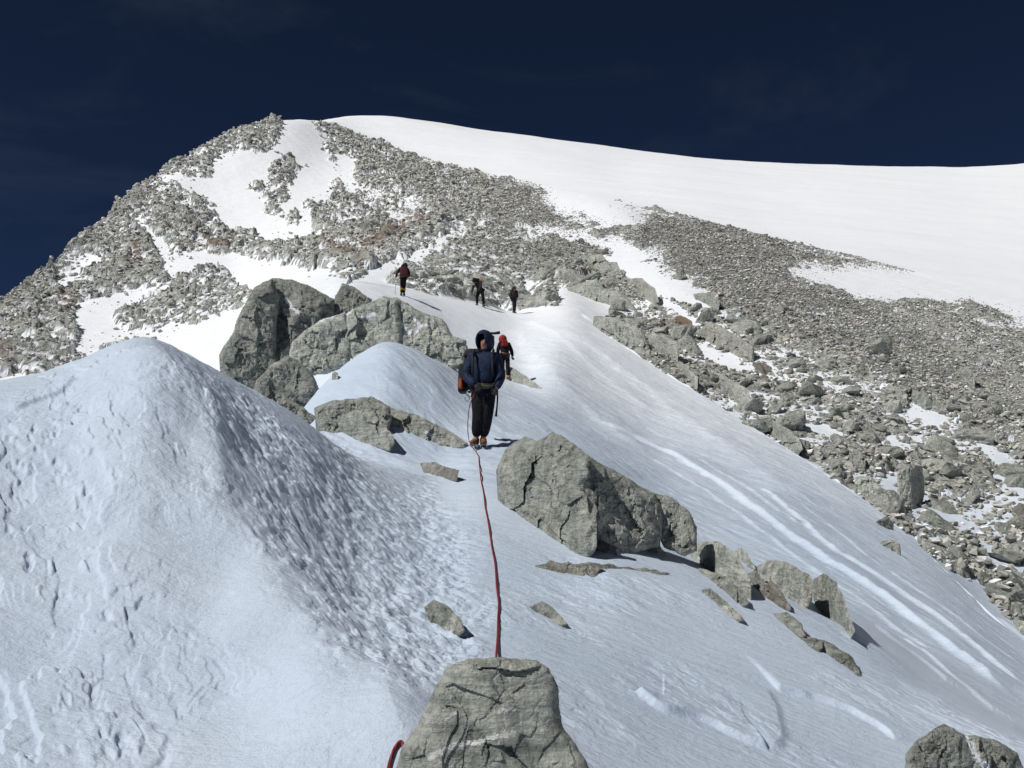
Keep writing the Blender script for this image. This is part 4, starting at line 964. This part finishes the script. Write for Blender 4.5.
# harness and hanging gear are worn parts of this climber
skin('harness', [(-.14, -.02, .90, .03), (-.05, -.17, .90, .03), (.05, -.19, .89, .035), (.16, -.16, .90, .03), (.24, -.02, .90, .03), (.05, .17, .91, .03)], [(0, 1), (1, 2), (2, 3), (3, 4), (4, 5), (5, 0)], C_strap, p1, 1)
for (x, y, z) in ((-.16, -.12, .80), (-.19, -.10, .74)):
    tube('carabiner', [(x + .035 * math.cos(q * .5236), y, z + .055 * math.sin(q * .5236)) for q in range(12)] + [(x + .035, y, z)], .007, C_metal, p1, 6)
tube('hanging_strap', [(.27, -.10, .86), (.275, -.12, .72), (.265, -.11, .58), (.25, -.10, .45)], [.014, .014, .014, .02], C_black, p1, 6)
for sx, ex in ((-.10, -.16), (.20, .26)):
    tube('shoulder_strap', [(sx, -.17, 1.05), (sx + .0, -.215, 1.25), (sx + .01, -.17, 1.42), (sx, .02, 1.50)], .022, C_char, p1, 6)
bp = link('backpack', None, label='dark backpack with an orange side pocket worn by the nearest climber', category='backpack'); bp.location = p1.location; bp.rotation_euler = p1.rotation_euler; bp.scale = p1.scale
rbox('pack_body', (-.06, .30, 1.20), (.50, .28, .62), C_char, bp, .9); rbox('pack_lid', (-.10, .27, 1.50), (.40, .27, .14), C_char, bp, .8)
rbox('side_panel', (-.30, .24, 1.10), (.14, .24, .46), C_char, bp, .9); rbox('side_pocket', (-.315, .10, 1.0), (.07, .09, .17), C_orange, bp, .8)
ia = link('ice_axe', None, label='ice axe strapped to the pack, its head sticking up behind the navy hood', category='ice axe'); ia.location = p1.location; ia.rotation_euler = p1.rotation_euler; ia.scale = p1.scale
tube('shaft', [(.13, .36, 1.10), (.17, .34, 1.80)], .016, C_metal, ia); tube('pick', [(.08, .34, 1.83), (.13, .34, 1.845), (.18, .34, 1.84), (.27, .33, 1.85)], [.022, .018, .02, .026], C_char, ia, 6)
# ---- 2 the climber in the red hood just behind
g, r = ground(505, 379); px_m = FPX / r
look = dict(jacket=C_black, trousers=C_black, gloves=C_char, boots=C_boot, hood=C_red, puff=1.0, hood_size=(.16, .17, .185), face=(0, 1, -.3), eyes=False)
p2, _ = person(g, R(10), 47 / px_m * 1.02, dict(ch=(0, .10, 1.30), nk=(-.03, .18, 1.44), hd=(-.05, .22, 1.57), shL=(-.19, .1, 1.38), shR=(.17, .12, 1.38), elR=(.28, .10, 1.10), haR=(.30, .02, .88), elL=(-.26, .15, 1.12), haL=(-.2, .25, 1.0),
    knL=(-.08, .12, .52), anL=(-.09, .14, .16), anR=(.10, -.08, .08)), look, 'climber in a red hood and black clothes, just behind the standing one')
b2 = link('shoulder_bag', None, label='small orange-red pack high on the back of the red-hooded climber', category='pack'); b2.location = p2.location; b2.rotation_euler = p2.rotation_euler; b2.scale = p2.scale
rbox('pack_body', (-.03, -.08, 1.36), (.26, .16, .20), C_red, b2, .85); rbox('flap', (-.03, -.10, 1.46), (.22, .14, .05), C_orange, b2, .9)
# ---- 3 yellow gaiters
g, r = ground(403, 296); m3 = FPX / r
look = dict(jacket=C_maroon, trousers=C_black, gloves=C_char, boots=C_black, hood=C_black, gaiter=C_yellow, puff=1.15, face=(.3, 1, 0), eyes=False)
p3, _ = person(g, R(6), 35 / m3 * 1.03, dict(pel=(.0, 0, .95), ch=(.03, .04, 1.32), nk=(.06, .06, 1.47), hd=(.08, .08, 1.60), elL=(-.33, -.02, 1.22), haL=(-.36, -.2, 1.02), elR=(.30, -.02, 1.16), haR=(.22, -.12, 1.0), hpL=(-.07, 0, .9), hpR=(.07, 0, .9),
    knL=(-.07, -.06, .52), anL=(-.08, -.06, .10), knR=(.05, .06, .54), anR=(.04, .12, .14)), look, 'climber in yellow gaiters standing on the snow crest, furthest left of the party')
b3 = link('backpack', None, label='maroon backpack on the climber with yellow gaiters', category='backpack'); b3.location = p3.location; b3.rotation_euler = p3.rotation_euler; b3.scale = p3.scale
rbox('pack_body', (.02, -.26, 1.22), (.42, .26, .56), C_maroon, b3, .85); rbox('pack_lid', (.04, -.24, 1.53), (.34, .24, .12), C_black, b3, .8)
tp = link('trekking_pole', None, label='thin trekking pole planted left of the climber with yellow gaiters', category='trekking pole'); tp.location = p3.location; tp.rotation_euler = p3.rotation_euler; tp.scale = p3.scale
tube('shaft', [(-.36, -.30, .98), (-.40, -.30, .0)], .014, C_metal, tp, 6); tube('grip', [(-.355, -.30, 1.08), (-.36, -.30, .95)], .022, C_black, tp, 6)
# ---- 4 bent forward
g, r = ground(479, 306); m4 = FPX / r
look = dict(jacket=C_char, trousers=C_black, gloves=C_char, boots=C_black, hood=C_black, puff=1.0, face=(-.5, -.5, -.8), eyes=False)
p4, _ = person(g, R(-25), 30 / m4 * 1.12, dict(pel=(.06, .08, .92), ch=(-.02, -.12, 1.20), nk=(-.06, -.22, 1.30), hd=(-.09, -.30, 1.36), shL=(-.20, -.16, 1.24), shR=(.15, -.12, 1.28), elL=(-.26, -.26, 1.0), haL=(-.24, -.36, .80), elR=(.22, -.20, 1.02), haR=(.16, -.32, .86),
    hpL=(-.05, .06, .88), hpR=(.15, .08, .88), knL=(-.12, -.03, .50), anL=(-.14, .04, .10), knR=(.22, .02, .48), anR=(.24, .12, .06)), look, 'climber bending forward under a rust-brown pack, middle of the distant three')
b4 = link('backpack', None, label='rust-brown pack on the back of the climber bending forward', category='backpack'); b4.location = p4.location; b4.rotation_euler = p4.rotation_euler; b4.scale = p4.scale
rbox('pack_body', (.0, .02, 1.36), (.34, .34, .20), C_brown, b4, .85, rot=(R(40), 0, 0)); rbox('pack_lid', (-.03, -.20, 1.46), (.30, .14, .14), C_char, b4, .85)
# ---- 5 furthest right, dark
g, r = ground(514, 313); m5 = FPX / r
look = dict(jacket=C_char, trousers=C_char, gloves=C_black, boots=C_black, hood=C_char, puff=1.15, face=(.2, -1, -.5), eyes=False)
p5, _ = person(g, R(20), 27 / m5 * 1.06, dict(pel=(.02, .04, .95), ch=(-.04, -.06, 1.28), nk=(-.06, -.12, 1.42), hd=(-.07, -.18, 1.53), elL=(-.30, -.04, 1.1), haL=(-.24, -.22, 1.0), elR=(.22, -.06, 1.1), haR=(.1, -.2, .96), hpL=(-.06, 0, .9), hpR=(.08, 0, .9),
    knL=(-.04, -.05, .5), anL=(-.04, .0, .10), knR=(.07, -.02, .5), anR=(.07, .08, .10)), look, 'dark-clad climber beside the crest rocks, furthest right of the distant three')
b5 = link('backpack', None, label='charcoal pack on the furthest right distant climber', category='backpack'); b5.location = p5.location; b5.rotation_euler = p5.rotation_euler; b5.scale = p5.scale
rbox('pack_body', (-.02, .20, 1.25), (.38, .26, .50), C_char, b5, .85, rot=(R(12), 0, 0)); rbox('pack_lid', (-.04, .15, 1.52), (.30, .24, .11), C_black, b5, .85)
# ---- rope: harness, feet, down the snow, behind the near boulder and out to the left
C_rope, t_, b_ = mat('red_climbing_rope', .7, .2)
tc = N(t_, 'ShaderNodeTexCoord'); wv = N(t_, 'ShaderNodeTexWave', Scale=26.0, Distortion=.6); L(t_, tc.outputs['Object'], wv.inputs[0])
L(t_, ramp(t_, wv.outputs[0], [(.35, (.14, .012, .016)), (.8, (.27, .05, .05))]), b_.inputs['Base Color'])
s1_ = p1.scale[0]
rp = []
hw = p1.matrix_basis @ Vector((-.02, -.22, .88)); rp += [hw, p1.matrix_basis @ Vector((-.13, -.24, .62)), p1.matrix_basis @ Vector((-.16, -.25, .30)), p1.matrix_basis @ Vector((-.13, -.27, .05))]
for (a, b) in [(478,456),(479,464),(480,472),(481,482),(484,496),(485,508),(488,522),(490,536),(492,550),(495,564),(496,578),(497,592),(499,606),(498,620),(498,634),(497,648)]:
    r = hit(a, b, zz=ZF); v = Vector(world(a, b, r)); rp.append(v + Vector((0, 0, .012)))
last = rp[-1]
for (a, rr) in [(492, 4.6), (470, 4.2), (440, 4.0), (416, 3.9)]:
    rp.append(drop(a, rr) + Vector((0, 0, .012)))
for (a, b) in [(403, 744), (397, 748), (392, 757), (389, 768), (386, 785)]:
    r = hit(a, b, zz=ZF); rp.append(Vector(world(a, b, r)) + Vector((0, 0, .010)))
# smooth and add slight kinks
Q = []
rr_ = random.Random(2)
for i in range(len(rp) - 1):
    p0, p1_, p2_, p3_ = rp[max(i - 1, 0)], rp[i], rp[i + 1], rp[min(i + 2, len(rp) - 1)]
    for k in range(6):
        t = k / 6; Q.append(.5 * ((2 * p1_) + (p2_ - p0) * t + (2 * p0 - 5 * p1_ + 4 * p2_ - p3_) * t * t + (3 * p1_ - p0 - 3 * p2_ + p3_) * t ** 3) + Vector((rr_.uniform(-.0015, .0015), 0, 0)))
Q.append(rp[-1])
for _ in range(5):
    for i in range(26, len(Q) - 1): Q[i] = Q[i] * .5 + (Q[i - 1] + Q[i + 1]) * .25
for i in range(24, len(Q)):                       # lies on the snow, never under it
    rr2 = math.hypot(Q[i].x, Q[i].y); j = int(np.clip(np.searchsorted(azc, math.atan2(Q[i].x, Q[i].y)), 1, NC - 1))
    Q[i].z = max(Q[i].z, float(np.interp(rr2, RR[:, j], ZF[:, j])) + .009)
tube('climbing_rope', Q, .0068, C_rope, None, 8, label='red climbing rope running up the snow from the near boulder to the nearest climber', category='rope')
